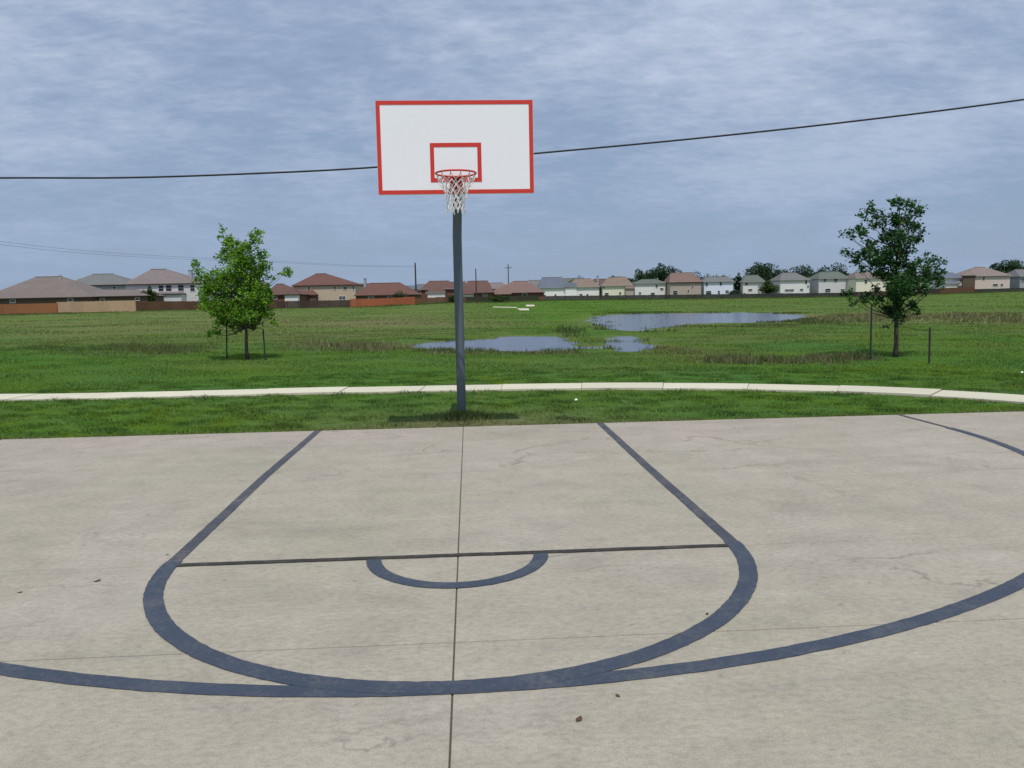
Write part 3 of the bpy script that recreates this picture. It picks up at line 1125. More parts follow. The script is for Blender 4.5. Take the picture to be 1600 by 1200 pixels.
def young_tree(base_px, D, top_px, clusters, leafmat, lsize, label, dens=1.0, trunk_r=.055, lean=0.0, fill=(0, 0, 0, 0, 0)):
    bx, by = at_depth(base_px[0], base_px[1], D)[:2]
    bz = gz(bx, by)
    O = Vector((bx, by, bz))
    t = empty('young_tree', O, label=label, cat='tree', group='young staked trees in the grass beyond the footpath')
    ppm = FOC / D
    top = Vector(at_depth(top_px[0], top_px[1], D))
    # trunk
    tp = []
    n = 12
    for i in range(n + 1):
        s_ = i / n
        p = O.lerp(top, s_) + Vector((.05 * math.sin(s_ * 5 + D), .05 * math.cos(s_ * 4), 0)) * (s_ > 0)
        tp.append(p)
    b = MB()
    b.tube([p - O for p in tp], [trunk_r * (1.25 if i == 0 else 1 - .85 * (i / n)) for i in range(n + 1)], 10)
    b.build('trunk', MT['bark'], t, smooth=True)
    b = MB()
    ucl = [c[0] for c in clusters]
    cu = base_px[0]
    P, Rn = [], []
    for (u, v, r) in clusters:
        off = (u - cu) / ppm
        span = 1.0
        reps = 1 if r < 8 else 2 if r < 14 else 3
        for q in range(reps):
            dy = random.gauss(0, .42) if reps > 1 else random.uniform(-.5, .5)
            dy = max(-.95, min(.95, dy))
            c = Vector(at_depth(u + random.uniform(-2, 2), v + random.uniform(-2, 2), D + dy))
            rad = r / ppm
            # limb from the trunk
            hh = max(.26, min(.93, (c.z - O.z) / (top.z - O.z) - random.uniform(.10, .22)))
            k_ = hh * n; i0 = int(k_); st = tp[i0].lerp(tp[min(n, i0 + 1)], k_ - i0)
            lp = limb_pts(st, c, .08, 5, .03)
            r0 = trunk_r * .38 * (1 - hh * .45)
            b.tube([p - O for p in lp], [r0 * (1 - .8 * i / 5) for i in range(6)], 5)
            # twig sprays with leaves
            nl = int(r * r * 1.15 * dens / reps ** .55) + 8
            nt_ = max(3, nl // 22)
            for _ in range(nt_):
                d = Vector((random.gauss(0, 1), random.gauss(0, 1), random.gauss(0, .9)))
                d = d.normalized() * rad * random.uniform(.35, 1.08)
                e = c + d
                if nt_ > 4 and random.random() < .5:
                    b.tube([c - O, (c + d * .5 + Vector((0, 0, .02))) - O, e - O], [.008, .005, .003], 4)
                m = max(3, nl // nt_)
                cl = rng.normal(0, max(.055, rad * .24), (m, 3)) + np.array(e)
                P.append(cl)
                Rn.append(np.clip(rng.normal(.45 + random.uniform(-.32, .32), .22, m), 0, 1))
    b.build('branches', MT['bark'], t, smooth=True)
    pts = np.concatenate(P); rn = np.concatenate(Rn)
    co, f, ra = leaf_mesh(pts - np.array(O), lsize, rn)
    o = fast_mesh('crown', co, f, leafmat, {'rnd': ra}, t)
    return t, O


LT = [(350, 359, 6), (354, 372, 10), (360, 386, 13), (372, 396, 16), (390, 384, 12), (396, 370, 9), (404, 362, 7), (401, 376, 6), (352, 402, 13), (372, 414, 20), (392, 406, 15),
      (413, 402, 9), (416, 414, 10), (305, 410, 5), (308, 418, 7), (315, 432, 11), (330, 436, 13), (322, 446, 11), (348, 436, 18), (378, 438, 22), (404, 432, 16), (420, 432, 6),
      (444, 424, 8), (451, 420, 4), (332, 458, 19), (362, 462, 22), (394, 458, 22), (414, 452, 12), (330, 480, 15), (352, 488, 19), (382, 486, 22), (408, 480, 16), (416, 488, 9),
      (345, 502, 11), (372, 504, 13), (396, 502, 12), (335, 512, 6), (330, 522, 6), (340, 518, 4), (428, 504, 6), (424, 497, 4), (415, 465, 12), (320, 468, 10)]
young_tree((387, 562), 24.1, (374, 372), LT, MT['leaf_l'], .085, 'bright green leafy young tree left of the basketball pole', 1.15)
RT = [(1392, 318, 7), (1405, 319, 8), (1418, 322, 8), (1429, 318, 4), (1443, 326, 3.5), (1434, 334, 8), (1360, 325, 7), (1368, 333, 8), (1345, 337, 4), (1349, 342, 4), (1372, 348, 11),
      (1394, 340, 12), (1412, 342, 12), (1424, 352, 11), (1440, 364, 5), (1316, 368, 4), (1328, 366, 7), (1342, 358, 6), (1350, 366, 8), (1358, 380, 8), (1318, 391, 3.5), (1328, 395, 7),
      (1345, 396, 10), (1340, 406, 8), (1362, 396, 12), (1382, 372, 13), (1404, 368, 15), (1424, 372, 9), (1430, 380, 6), (1404, 392, 15), (1420, 390, 7), (1382, 404, 15), (1366, 414, 12),
      (1404, 414, 14), (1448, 400, 3.5), (1478, 406, 4), (1470, 409, 4), (1432, 412, 8), (1452, 412, 8), (1467, 424, 8), (1422, 428, 15), (1446, 430, 15), (1466, 440, 8), (1400, 436, 16),
      (1376, 432, 11), (1346, 424, 6), (1416, 452, 17), (1442, 450, 13), (1396, 460, 12), (1366, 456, 7), (1352, 464, 9), (1334, 470, 7), (1372, 468, 8), (1402, 478, 14), (1424, 480, 10),
      (1382, 482, 8), (1396, 494, 7), (1434, 486, 5), (1414, 494, 6), (1406, 503, 4), (1386, 508, 2.5), (1330, 458, 5)]
young_tree((1399, 555), 20.45, (1404, 325), RT, MT['leaf_r'], .085, 'dark green sparse young tree at the right of the field', 1.0, trunk_r=.062)

for i, (ub, vb, ut, vt, D, lb) in enumerate(((354, 562, 354, 505, 24.2, 'thin dark stake left of the bright green young tree'), (415, 562, 410, 502, 23.8, 'leaning dark stake right of the bright green young tree'),
                                              (1360, 560, 1362, 478, 19.4, 'thin dark stake left of the dark young tree'), (1452, 566, 1453, 512, 18.3, 'short dark stake right of the dark young tree'))):
    p = at_depth(ub, vb, D); q = at_depth(ut, vt, D)
    z = gz(p[0], p[1])
    t = empty('tree_stake', (p[0], p[1], z), label=lb, cat='stake', group='stakes beside the young trees')
    b = MB(); b.tube([(0, 0, -.2), (q[0] - p[0], q[1] - p[1], q[2] - z)], .022, 8)
    b.build('stake_post', MT['stake'], t)
    # strap toward the trunk
    tu = 387 if i < 2 else 1399
    tx = at_depth(tu, 500, 24.1 if i < 2 else 20.45)
    hz = (q[2] - z) * .9
    b = MB(); b.tube([((q[0] - p[0]) * .9, (q[1] - p[1]) * .9, hz), (tx[0] - p[0], tx[1] - p[1], hz + .05)], .006, 5)
    b.build('tie_wire', MT['stake'], t)

# ------------------------------------------------------------------ fences
def field_z(u, D):
    p = at_depth(u, 470, D)
    return gz(p[0], p[1])


def fence(u0, u1, D0, D1, hgt, mat, label, tone=.25, zoff=0.0):
    a = Vector(at_depth(u0, 470, D0)); c = Vector(at_depth(u1, 470, D1))
    a.z = c.z = 0
    d = c - a; Ln = d.length; rz = math.atan2(d.y, d.x)
    t = empty('wood_fence', (a.x, a.y, gz(a.x, a.y)), rz, label=label, cat='fence', group='wooden garden fences behind the field')
    n = max(1, round(Ln / 2.44)); w = Ln / n
    z0 = t.location.z
    protos = []
    for k in range(4):
        b = MB()
        m = 15
        pw = w / m
        for j in range(m):
            hj = hgt + random.uniform(-.03, .03)
            b.box(j * pw + .006, (j + 1) * pw - .006, -.012 + random.uniform(-.006, .006), .012, -.25, hj)
        for zr in (.3, hgt * .55, hgt - .25):
            b.box(0, w, .0125, .05, zr, zr + .09)
        protos.append(b.build('fence_panel', mat, t))
    used = set()
    for i in range(n):
        x_ = i * w
        wx = a + d.normalized() * (x_ + w / 2)
        zz_ = gz(wx.x, wx.y) - z0 + zoff
        k = random.randrange(4)
        if k not in used:
            o = protos[k]; used.add(k)
        else:
            o = protos[k].copy(); COL.objects.link(o); o.parent = t
        o.location = (x_, 0, zz_ + random.uniform(-.02, .02))
    for k in range(4):
        if k not in used:
            bpy.data.objects.remove(protos[k])
    pb = MB(); pb.box(-.05, .05, .0505, .14, -.3, hgt + .04)
    p0 = pb.build('fence_post', mat, t)
    for i in range(n + 1):
        o = p0 if i == 0 else p0.copy()
        if i: COL.objects.link(o); o.parent = t
        x_ = min(i * w, Ln)
        wx = a + d.normalized() * x_
        o.location = (x_, 0, gz(wx.x, wx.y) - z0 + zoff)
    return t


def FD(u):
    return float(np.interp(u, FARC[:, 0], FARC[:, 1]))


fence(-140, 88, 140, 140, 1.84, FW['orange'], 'orange brown plank fence at the far left of the field')
fence(88.5, 211, 140.2, 141, 2.02, FW['pale'], 'new pale timber fence between the orange fence and a dark one')
fence(211.5, 432, 147, 172, 1.75, FW['brown'], 'brown plank fence running behind the bright green young tree')
fence(432.5, 547, 178, 182, 1.65, FW['dark'], 'very dark weathered fence below the two storey beige house')
fence(547.5, 648, 170, 172, 1.80, FW['rust'], 'short rust orange fence below the long red roof')
fence(648.5, 728, 178, 182, 1.45, FW['brown'], 'low brown fence just left behind the basketball pole')
fence(728.5, 842, 183, 205, 1.45, FW['green'], 'low olive dark fence below the red roofs right of the pole')
fence(842.5, 1330, 218, 221, 1.30, FW['grey'], 'long dark grey fence under the row of white houses')
fence(1330.5, 1468, 219, 206, 1.5, FW['dark'], 'dark fence glimpsed through the dark young tree')
fence(1468.5, 1522, 200, 200, 1.6, FW['brown'], 'short brown fence just right of the dark young tree')
fence(1522.5, 1680, 200, 200, 1.0, FW['grey'], 'low grey fence below the pinkish house at far right')


# ------------------------------------------------------------------ houses
HG = 'suburban houses beyond the field'


def house(label, u0, u1, ve, ru0, ru1, vr, D, wall, roof, depth=9.0, wins=(), chim=None, wings=(), fascia=None, rot=0.0, stairs=None, vent=False):
    ub = (u0 + u1) / 2
    c = at_depth(ub, 470, D)
    x0, y0 = c[0], c[1]
    z0 = gz(x0, y0)
    dx, dy = x0 - CAM[0], y0 - CAM[1]
    rz = -math.atan2(dx, dy) * 0.0 - YAW + rot      # facade square to the view axis, as the row is
    t = empty('suburban_house', (x0, y0, z0), rz, label=label, cat='house', group=HG)
    s = D / FOC
    X = lambda u: (u - ub) * s
    Z = lambda v, u=None: px_height(ub if u is None else u, v, D) - z0
    ze = Z(ve)
    w0, w1 = X(u0) + .35, X(u1) - .35
    b = MB(); b.box(w0, w1, 0, depth, -.6, ze)
    b.build('wall', WL[wall], t)

    def roof_mesh(a0, a1, r0, r1, zE, zR, y0_, y1_, name, par):
        b = MB()
        th = .16
        ym = (y0_ + y1_) / 2
        vs = [(a0, y0_, zE), (a1, y0_, zE), (a1, y1_, zE), (a0, y1_, zE), (r0, ym, zR), (r1, ym, zR),
              (a0, y0_, zE - th), (a1, y0_, zE - th), (a1, y1_, zE - th), (a0, y1_, zE - th)]
        b.add(vs, [(0, 1, 5, 4), (1, 2, 5), (2, 3, 4, 5), (3, 0, 4)], 0)
        b.add(vs, [(0, 6, 7, 1), (1, 7, 8, 2), (2, 8, 9, 3), (3, 9, 6, 0), (6, 9, 8, 7)], 1)
        return b.build(name, [RF[roof], MT[fascia] if fascia else MT['trim_grey']], par)

    rf = roof_mesh(X(u0), X(u1), X(ru0), X(ru1), ze + .11, Z(vr), -.45, depth + .45, 'roof', t)
    # ridge cap
    b = MB(); b.tube([(X(ru0), depth / 2, Z(vr) + .03), (X(ru1), depth / 2, Z(vr) + .03)], .10, 6)
    b.build('ridge_cap', RF[roof], rf)
    if vent or int(u0) % 3 == 0:
        b = MB(); b.tube([(X(ru1) + .2, depth / 2 - 1.2, Z(vr) - 1.0), (X(ru1) + .2, depth / 2 - 1.2, Z(vr) + .25)], .12, 8)
        b.tube([(X(ru1) + .2, depth / 2 - 1.2, Z(vr) + .2), (X(ru1) + .2, depth / 2 - 1.2, Z(vr) + .36)], .22, 8)
        b.build('roof_vent', MT['bolt'], rf)
    if chim:
        uc, vt, wc = chim
        b = MB(); b.box(X(uc) - wc * s / 2, X(uc) + wc * s / 2, depth * .45, depth * .45 + .9, ze - .5, Z(vt))
        b.box(X(uc) - wc * s / 2 - .08, X(uc) + wc * s / 2 + .08, depth * .45 - .08, depth * .45 + .98, Z(vt), Z(vt) + .12)
        b.build('chimney', WL['grey' if wall != 'beige' else 'brown'], rf)

    def window(uw, vw, ww, hw, yf=0.0, par=t):
        cx_, cz = X(uw), Z(vw)
        hw_, hh = ww * s / 2, hw * s / 2
        b = MB()
        f = .09
        b.box(cx_ - hw_ - f, cx_ - hw_, yf - .07, yf + .02, cz - hh - f, cz + hh + f)
        b.box(cx_ + hw_, cx_ + hw_ + f, yf - .07, yf + .02, cz - hh - f, cz + hh + f)
        b.box(cx_ - hw_, cx_ + hw_, yf - .07, yf + .02, cz + hh, cz + hh + f)
        b.box(cx_ - hw_, cx_ + hw_, yf - .09, yf + .02, cz - hh - f, cz - hh)
        b.box(cx_ - hw_, cx_ + hw_, yf - .045, yf - .02, cz - .025, cz + .025)
        if hw_ > .8:
            b.box(cx_ - .03, cx_ + .03, yf - .05, yf - .018, cz - hh, cz - .026); b.box(cx_ - .03, cx_ + .03, yf - .05, yf - .018, cz + .026, cz + hh)
        fr = b.build('window', MT['trim_white'], par)
        b = MB(); b.box(cx_ - hw_, cx_ + hw_, yf - .015, yf - .006, cz - hh, cz + hh)
        b.build('pane', MT['glass'], fr)

    for w in wins:
        window(*w)
    for (a0, a1, wve, wr0, wr1, wvr, fwd, wl) in wings:
        b = MB(); b.box(X(a0) + .25, X(a1) - .25, -fwd, -.01, -.6, Z(wve))
        ww = b.build('wing_wall', WL[wl], t)
        roof_mesh(X(a0), X(a1), X(wr0), X(wr1), Z(wve) + .11, Z(wvr), -fwd - .35, fwd * .9 + .3, 'wing_roof', t)
    # corner boards and a door, for anyone walking up to it
    b = MB()
    for xx in (w0, w1 - .14):
        b.box(xx - (.02 if xx == w0 else -.02), xx + .14 - (0 if xx == w0 else -.04), -.025, -.001, -.5, ze - .25)
    b.build('corner_trim', MT['trim_white'] if wall in ('white', 'bluewhite', 'offwhite', 'lightgrey', 'cream', 'pink') else WL[wall], t)
    return t


DL = 158
house('wide single storey house with broad grey brown hip roof at far left', -32, 147, 466, 28, 72, 431, DL, 'brown', 'greybrown', 13, fascia='trim_dark', vent=True,
      wins=[(20, 470, 8, 4), (110, 470, 8, 4)])
house('grey house with pointed grey hip roof left of the tallest left roof', 98, 207, 446, 128, 162, 427, 182, 'grey', 'grey', 11, fascia='trim_dark',
      wins=[(118, 451, 5, 5), (180, 451, 5, 5)])
house('low brown roofed house in front of the grey hip roofed house', 122, 232, 463.5, 150, 200, 452, 160, 'brown', 'greybrown', 8, fascia='trim_dark', wins=[(160, 468, 6, 4), (215, 468, 6, 4)])
house('tall taupe roofed house with a row of dark windows at left', 196, 313, 444, 221, 246, 419, 172, 'lightgrey', 'taupe', 11, fascia='trim_dark', chim=(285, 422, 5),
      wins=[(253, 450.5, 8, 9), (265, 450.5, 9, 9), (284, 450.5, 9, 9), (302, 451, 7, 9), (213, 455, 4, 4), (262, 466, 6, 5), (279, 466, 6, 5)],
      wings=[(246, 292, 460, 255, 283, 456, 2.2, 'lightgrey')])
house('grey sided house half hidden behind the bright young tree', 318, 404, 445, 340, 380, 428, 176, 'grey', 'taupe', 10, wins=[(335, 452, 7, 8), (385, 452, 7, 8)])
house('low red brown house with small white gable right of the bright tree', 412, 470, 461, 424, 436, 443, 186, 'brick', 'redbrown', 9, fascia='trim_dark',
      wings=[(446, 470, 461, 457.5, 458.5, 448, 1.4, 'offwhite')], wins=[(430, 465, 6, 4)])
house('beige two storey house under a peaked red brown roof', 457, 558, 446, 486, 504, 426.5, 196, 'beige', 'red', 11, fascia='trim_dark',
      wins=[(483.5, 450.5, 3, 5), (524, 450.5, 3, 5), (540, 451, 6, 4), (553, 450.5, 3, 5), (535, 466, 10, 5)], wings=[(462, 498, 461, 470, 490, 453, 1.6, 'brown')])
house('long low house with red brown roof above the rust orange fence', 554, 652, 461.5, 572, 622, 441.5, 184, 'brown', 'red', 11, fascia='trim_dark', chim=(565, 434, 3.5),
      wins=[(580, 464.5, 8, 3), (610, 464.5, 8, 3)])
house('slate roofed house edge with white trim beside the tall utility pole', 606, 668, 452, 622, 656, 446.5, 210, 'offwhite', 'slate', 8, wins=[(655, 457, 5, 4)])
house('dark brown roofed house just left of the basketball pole', 656, 716, 452, 668, 700, 438.5, 206, 'brick', 'redbrown', 10, wins=[(668, 456, 4, 4), (690, 456, 6, 4)],
      wings=[(668, 698, 457, 678, 688, 447, 2.0, 'offwhite')])
house('red brown roofed house just right of the basketball pole', 716, 772, 458, 730, 762, 438.5, 204, 'brick', 'redbrown', 10, fascia='trim_dark', wins=[(735, 461, 6, 3), (758, 461, 6, 3)],
      wings=[(716, 742, 460, 724, 734, 448, 1.8, 'offwhite')])
house('dull red roofed house beside the first white walled house', 762, 852, 458, 802, 826, 439, 212, 'brick', 'rose', 11, fascia='trim_dark', wins=[(790, 461, 7, 4), (820, 461, 7, 4)],
      wings=[(768, 800, 460, 780, 790, 449, 2.2, 'brick')], vent=True)
for u0, u1, ve, a0, a1, vr, D_, w_, r_, lb in (
        (538, 596, 455, 552, 580, 443, 236, 'brown', 'redbrown', 'dim brown roof between the beige house and the long low house'),
        (640, 690, 452, 650, 676, 443.5, 240, 'grey', 'grey', 'grey roof peeping behind the tall utility pole'),
        (690, 738, 452, 700, 726, 440, 238, 'brown', 'redbrown', 'brown roof filling the gap behind the basketball pole'),
        (748, 802, 452, 762, 786, 441.5, 240, 'brown', 'taupe', 'taupe roof between the slim dark pole and the dull red roof'),
        (818, 860, 450, 828, 848, 437.5, 246, 'grey', 'grey', 'grey roof behind the start of the white row'),
        (872, 912, 446, 880, 904, 434.5, 262, 'grey', 'olive', 'olive grey roof behind the first two white houses'),
        (920, 962, 445, 930, 950, 435.5, 264, 'beige', 'redbrown', 'dark brown roof behind the cream fronted house')):
    house(lb, u0, u1, ve, a0, a1, vr, D_, w_, r_, 10, fascia='trim_dark', wins=[((u0 + u1) / 2 - 9, ve + 4, 5, 4), ((u0 + u1) / 2 + 9, ve + 4, 5, 4)])
DR = 232
house('white house with slate blue roof, first of the white row', 841, 886, 450, 848, 879, 433, DR, 'white', 'slate', 10, wins=[(850, 461.5, 6, 2.5), (868, 461.5, 3, 3)],
      wings=[(882, 902, 449, 884, 900, 442, .5, 'white')], vent=True)
house('white house with grey brown roof and three low windows', 887, 938, 449, 900, 926, 435, DR + 2, 'white', 'tan', 10, wins=[(894, 461, 6, 3.5), (908, 461, 4, 3.5), (918, 461, 3, 3), (908, 447, 2, 3)],
      chim=(937, 431, 3))
house('cream fronted house with a wide brown roof', 940, 990, 447, 954, 982, 432.5, DR, 'cream', 'tan', 10, wins=[(948, 460, 6, 5), (969, 458.5, 3, 4), (943.5, 447.5, 2.5, 5)], chim=(936.5, 438, 3),
      wings=[(976, 991, 451, 978, 989, 446, .6, 'tan')])  # shaded side wall: a shallow wing with the shade put into its tan colour
house('white house with low olive green roof', 990, 1042, 443, 1006, 1030, 436, DR + 1, 'offwhite', 'olive', 10, wins=[(1000, 458, 3.5, 3.5), (1020, 460, 6, 5), (1026, 447.5, 3, 4), (1034, 452, 5, 3)])
house('tallest tan house with a rose red roof', 1045, 1097, 441.5, 1053, 1088, 425.5, DR - 4, 'tan', 'rose', 10, fascia='trim_dark',
      wins=[(1055, 457, 7, 6), (1075.5, 455, 3, 4), (1050, 445, 2.5, 3), (1082, 448, 4, 3)])
house('bluish white house with grey roof and four dark windows', 1098, 1147, 440.5, 1112, 1144, 432, DR, 'bluewhite', 'grey', 10, wins=[(1104, 444, 3, 5), (1126, 443.5, 3, 5), (1107, 457, 8, 5), (1123, 457, 3, 5), (1136, 456, 5, 4)])
house('small pale house with green grey roof behind a round bush', 1159, 1196, 441, 1172, 1192, 429.5, DR, 'offwhite', 'olive', 10, wins=[(1166, 443, 4, 4), (1172, 453, 6, 3), (1163, 459, 3, 3)])
house('white house with grey hip roof between two broad trees', 1217, 1266, 438, 1230, 1252, 425.5, DR + 2, 'offwhite', 'grey', 10, wins=[(1259, 441, 3, 6), (1233, 453.5, 14, 3), (1252, 453, 5, 3), (1262, 448, 2.5, 3)])
house('white grey house with olive roof left of the dark tree', 1277, 1328, 435.5, 1290, 1320, 424, DR + 2, 'lightgrey', 'olive', 10, wins=[(1305, 438, 5, 5), (1288, 438, 4, 4), (1293, 453.5, 8, 5), (1316, 454, 6, 4)])
house('cream house seen behind the left side of the dark tree', 1335, 1386, 435, 1346, 1374, 424, DR - 4, 'cream', 'greybrown', 10, wins=[(1352, 440, 4, 5), (1372, 451, 6, 4)])
house('white house hidden mostly behind the dark tree', 1392, 1446, 434, 1404, 1434, 423, DR, 'offwhite', 'grey', 10, wins=[(1405, 440, 4, 5), (1432, 451, 6, 4)])
house('low white house just right of the dark tree', 1474, 1507, 434.5, 1480, 1502, 426, 214, 'offwhite', 'slate', 9, wins=[(1479, 448, 5, 3), (1491, 448.5, 3, 3), (1500, 439, 3, 3)],
      wings=[(1474, 1496, 443.5, 1478, 1492, 440.5, .8, 'offwhite')])
house('pinkish house with wide brown roof at far right', 1510, 1578, 431.5, 1538, 1556, 416.5, 212, 'pink', 'pinkgrey', 11, wins=[(1535.5, 433.5, 3, 8), (1554, 445.5, 8, 3.5), (1564, 445.5, 4, 3.5), (1515, 441, 7, 5)],
      wings=[(1500, 1522, 430, 1510, 1518, 424, .5, 'brown')])
house('grey house cut by the right edge of the picture', 1590, 1640, 432, 1600, 1630, 420, 214, 'grey', 'grey', 9, wins=[(1596, 438, 5, 4)])


# ------------------------------------------------------------------ far trees
def far_tree(u, vt, rpx, D, label, leaf, vbase=None, squash=.8, n=2600, cat='tree', lsz=.42, name='broad_tree', group='broad trees behind the houses'):
    ztop = px_height(u, vt, D)
    c = at_depth(u, 470, D)
    z0 = gz(c[0], c[1])
    R_ = rpx * D / FOC
    t = empty(name, (c[0], c[1], z0), label=label, cat=cat, group=group)
    H = ztop - z0
    b = MB()
    tr = max(.06, H * .03)
    b.tube([(0, 0, -.2), (.05, 0, H * .3), (.1, .1, H * .6)], [tr * 1.2, tr, tr * .5], 8)
    b.build('trunk', MT['bark'], t, smooth=True)
    rs_ = random.Random(int(u))
    P, Rn = [], []
    hc = H * .58 if H > 4 else H * .55
    vr_ = (H - hc)
    K = 46
    for i in range(K):
        d = Vector((rs_.gauss(0, 1), rs_.gauss(0, 1), rs_.gauss(0, 1))).normalized() * rs_.uniform(.25, .88)
        lob = Vector((d.x * R_ * 1.25, d.y * R_, hc + d.z * vr_))
        lr = rs_.uniform(.22, .36) * min(R_, vr_ * 1.5)
        m = int(n * 1.7) // K
        dd = rng.normal(0, 1, (m, 3)); dd /= np.linalg.norm(dd, axis=1)[:, None]
        dd *= lr * rng.uniform(.6, 1.05, (m, 1))
        P.append(dd + np.array(lob)); Rn.append(np.clip(rng.normal(rs_.uniform(.25, .65), .18, m), 0, 1))
    co, f, ra = leaf_mesh(np.concatenate(P), lsz, np.concatenate(Rn))
    fast_mesh('crown', co, f, leaf, {'rnd': ra}, t)
    return t


L1, L2 = MT['leaf_far'], MT['leaf_oak']
far_tree(1015, 419, 30, 250, 'broad dark tree rising behind the olive roofed house', L1, n=4200, lsz=.55)
far_tree(1040, 416, 26, 254, 'tall rounded tree left behind the tan house', L1, n=4000, lsz=.55)
far_tree(1096, 426, 20, 252, 'dark tree peeping right of the rose red roof', L1, n=2600, lsz=.5)
far_tree(1152, 426, 7, 236, 'narrow dark tree between bluish house and small pale house', L1, n=1300, lsz=.4)
far_tree(1188, 412.5, 34, 252, 'large round dark tree behind the small pale house', L1, n=4600, lsz=.55)
far_tree(1202, 439, 15, 226, 'olive bush standing before the small pale house', L2, n=2200, lsz=.35)
far_tree(1250, 416, 38, 256, 'wide dark tree behind the grey hip roofed white house', L1, n=4200, lsz=.55)
far_tree(1304, 416, 30, 254, 'dark tree behind the white grey house', L1, n=3800, lsz=.55)
far_tree(1345, 422, 18, 252, 'dark tree just left behind the dark young tree', L1, n=2400, lsz=.5)
far_tree(1478, 424, 12, 236, 'small dark tree at the right edge of the young tree', L1, n=1800, lsz=.45)
far_tree(1580, 405, 32, 234, 'large dark tree behind the pinkish house', L1, n=4600, lsz=.55)
far_tree(1612, 410, 22, 240, 'dark tree at the right edge of the picture', L1, n=2600, lsz=.55)
far_tree(905, 434, 22, 262, 'dark treetop between the first two white roofs', L1, n=2600, lsz=.5)
far_tree(1132, 429, 22, 258, 'dark crown filling the gap behind the bluish house', L1, n=2600, lsz=.55)
far_tree(1216, 426, 18, 250, 'dark crown between the small pale house and the white hip roofed house', L1, n=2600, lsz=.55)
far_tree(1271, 428, 16, 248, 'dark crown in the gap left of the white grey house', L1, n=2600, lsz=.5)
far_tree(968, 429, 22, 268, 'dark crown showing over the cream fronted house', L1, n=2400, lsz=.55)
far_tree(1530, 421, 22, 240, 'dark crown left behind the pinkish house', L1, n=2400, lsz=.5)
far_tree(236, 446, 11, 162, 'small round green tree before the taupe roofed house', L2, n=2000, lsz=.25, name='garden_tree')
far_tree(625, 456, 14, 178, 'dark shrub under the right end of the long red roof', L1, n=1500, lsz=.25, name='garden_shrub', cat='shrub', group='shrubs along the fences')
far_tree(710, 459, 12, 180, 'green shrub beside the low brown fence left of pole', L2, n=1500, lsz=.25, name='garden_shrub', cat='shrub', group='shrubs along the fences')
far_tree(780, 462, 16, 182, 'olive shrub below the dull red roof', L2, n=1500, lsz=.25, name='garden_shrub', cat='shrub', group='shrubs along the fences')
far_tree(1148, 452, 9, 222, 'dark shrub at the right foot of the bluish house', L1, n=1100, lsz=.3, name='garden_shrub', cat='shrub', group='shrubs along the fences')
far_tree(1325, 455, 12, 220, 'dark shrub by the fence left of the young tree', L1, n=1300, lsz=.3, name='garden_shrub', cat='shrub', group='shrubs along the fences')

# ------------------------------------------------------------------ utility poles and cables
def upole(u, vt, D, r, label, arm=0.0):
    c = at_depth(u, 470, D); z0 = gz(c[0], c[1]); H = px_height(u, vt, D) - z0
    t = empty('utility_pole', (c[0], c[1], z0), label=label, cat='utility pole', group='utility poles among the houses')
    b = MB(); b.tube([(0, 0, -.3), (0, 0, H)], [r, r * .75], 10); b.build('pole_shaft', MT['wood_pole'], t)
    if arm:
        b = MB(); b.box(-arm, arm, -r - .13, -r * .9, H - 1.5, H - 1.3); b.build('crossarm', MT['wood_pole'], t)
        i0 = None
        for x_ in (-arm * .9, -arm * .35, arm * .35, arm * .9):
            b = MB(); b.tube([(x_, -r - .06, H - 1.3), (x_, -r - .06, H - 1.05)], .07, 8); b.build('insulator', MT['bolt'], t)
    return (c[0], c[1], z0 + H)


tp1 = upole(650.5, 411, 200, .24, 'tall dark utility pole just left of the basketball pole')
upole(744.5, 420, 172, .15, 'slim dark pole in front of the red brown roof')
upole(795, 413, 300, .22, 'faint far utility pole with crossarm above the dull red roof', 1.3)


def cable(name, pts, r, label, group=None):
    b = MB()
    P = catmull(np.array(pts), 14)
    b.tube([tuple(p) for p in P], r, 6)
    o = b.build(name, MT['cable'], None, smooth=True)
    return tag(o, label=label, cat='cable', group=group)


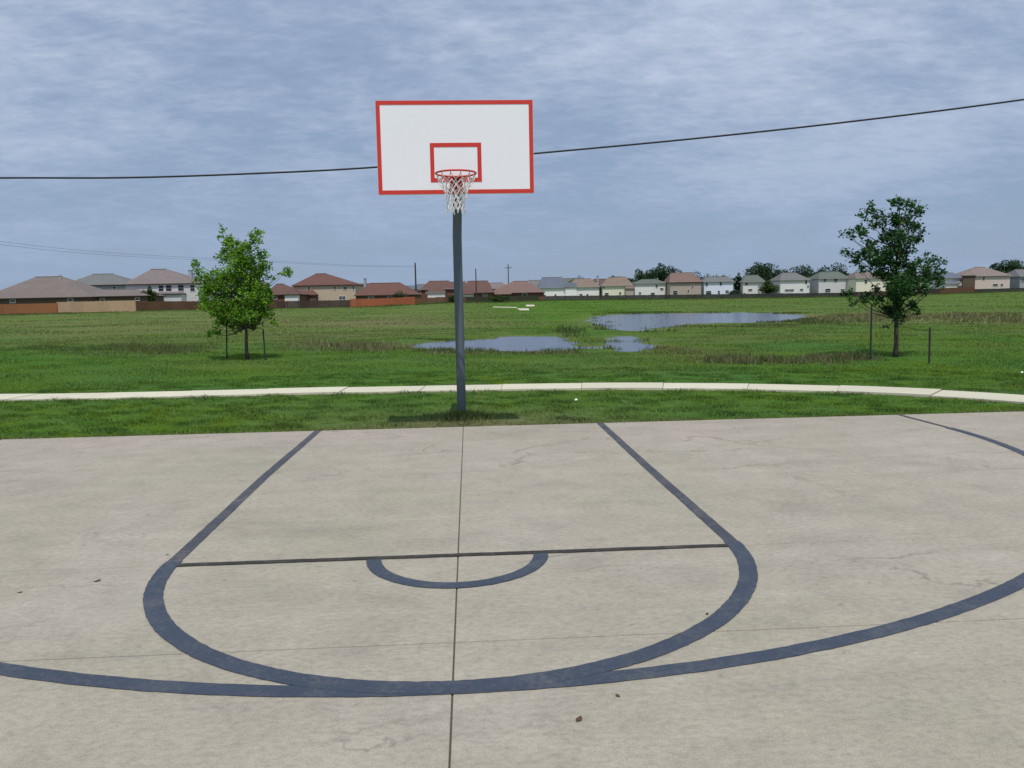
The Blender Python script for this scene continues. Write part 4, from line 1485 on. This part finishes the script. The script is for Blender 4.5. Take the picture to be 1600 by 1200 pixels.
Yd = 21.3
cp = [(-1500, 300), (-900, 288), (-400, 280), (0, 278), (200, 277.5), (400, 271), (590, 261), (850, 238.5), (1100, 215), (1350, 187.5), (1600, 155.5), (2100, 85), (2800, -35)]
cable('overhead_cable', [at_depth(u, v, Yd) for u, v in cp], .026, 'thick dark overhead cable crossing behind the backboard')
for k, (off, lb) in enumerate(((0, 'lower of two thin distant wires at left'), (-5, 'upper of two thin distant wires at left'))):
    pts = []
    for u, v in ((-500, 325), (-200, 357), (0, 382), (100, 393), (200, 400.5), (300, 405.5), (450, 411), (550, 416), (650.5, 417)):
        D_ = 55 + (max(u, -500) + 500) / 1150.5 * 145
        pts.append(at_depth(u, v + off * (1 - max(u, 0) / 800), D_))
    cable('distant_wire', pts, .018, lb, 'thin distant wires')

# ------------------------------------------------------------------ litter on the court
for i, (u, v, lb, sz) in enumerate(((153, 908, 'curled dead leaf left of the key', .045), (32, 926, 'small dead leaf near the left edge of the court', .03),
                                    (905, 1125, 'dead leaf on the concrete nearest the camera', .04), (1105, 960, 'tiny dead leaf inside the right of the key arc', .025),
                                    (262, 867, 'dead leaf touching the left lane line', .025), (965, 1088, 'small dead leaf just below the three point line', .025))):
    p = unp(u, v)
    b = MB()
    a = random.uniform(0, 3)
    prof = [(-.5, 0, .1), (-.25, .28, .02), (.1, .34, .0), (.5, 0, .16), (.1, -.3, .12), (-.25, -.25, .05)]
    vs = [(q[0] * sz, q[1] * sz, q[2] * sz + .002) for q in prof] + [(0, 0, .003)] + [(-.8 * sz, .02 * sz, .05 * sz)]
    b.add(vs, [(6, 0, 1), (6, 1, 2), (6, 2, 3), (6, 3, 4), (6, 4, 5), (6, 5, 0), (0, 7, 6)])
    o = b.build('dead_leaf', MT['deadleaf'])
    o.location = (p[0], p[1], .001); o.rotation_euler = (0, 0, a)
    tag(o, label=lb, cat='leaf', group='dead leaves on the court')

# pale scraps lying in the grass
for u, v, lb in ((1597, 581, 'white scrap in the grass at the right edge of the picture'), (900, 624, 'small white scrap in the verge right of the pole')):
    p = unp(u, v)
    b = MB()
    b.add([(-.022, -.015, 0), (.022, -.016, .006), (.024, .014, .022), (0, .02, .028), (-.022, .014, .01), (0, 0, .016)], [(0, 1, 5), (1, 2, 5), (2, 3, 5), (3, 4, 5), (4, 0, 5)])
    o = b.build('paper_scrap', MT['net'])
    o.location = (p[0], p[1], gz(p[0], p[1]) + .015)
    tag(o, label=lb, cat='litter')
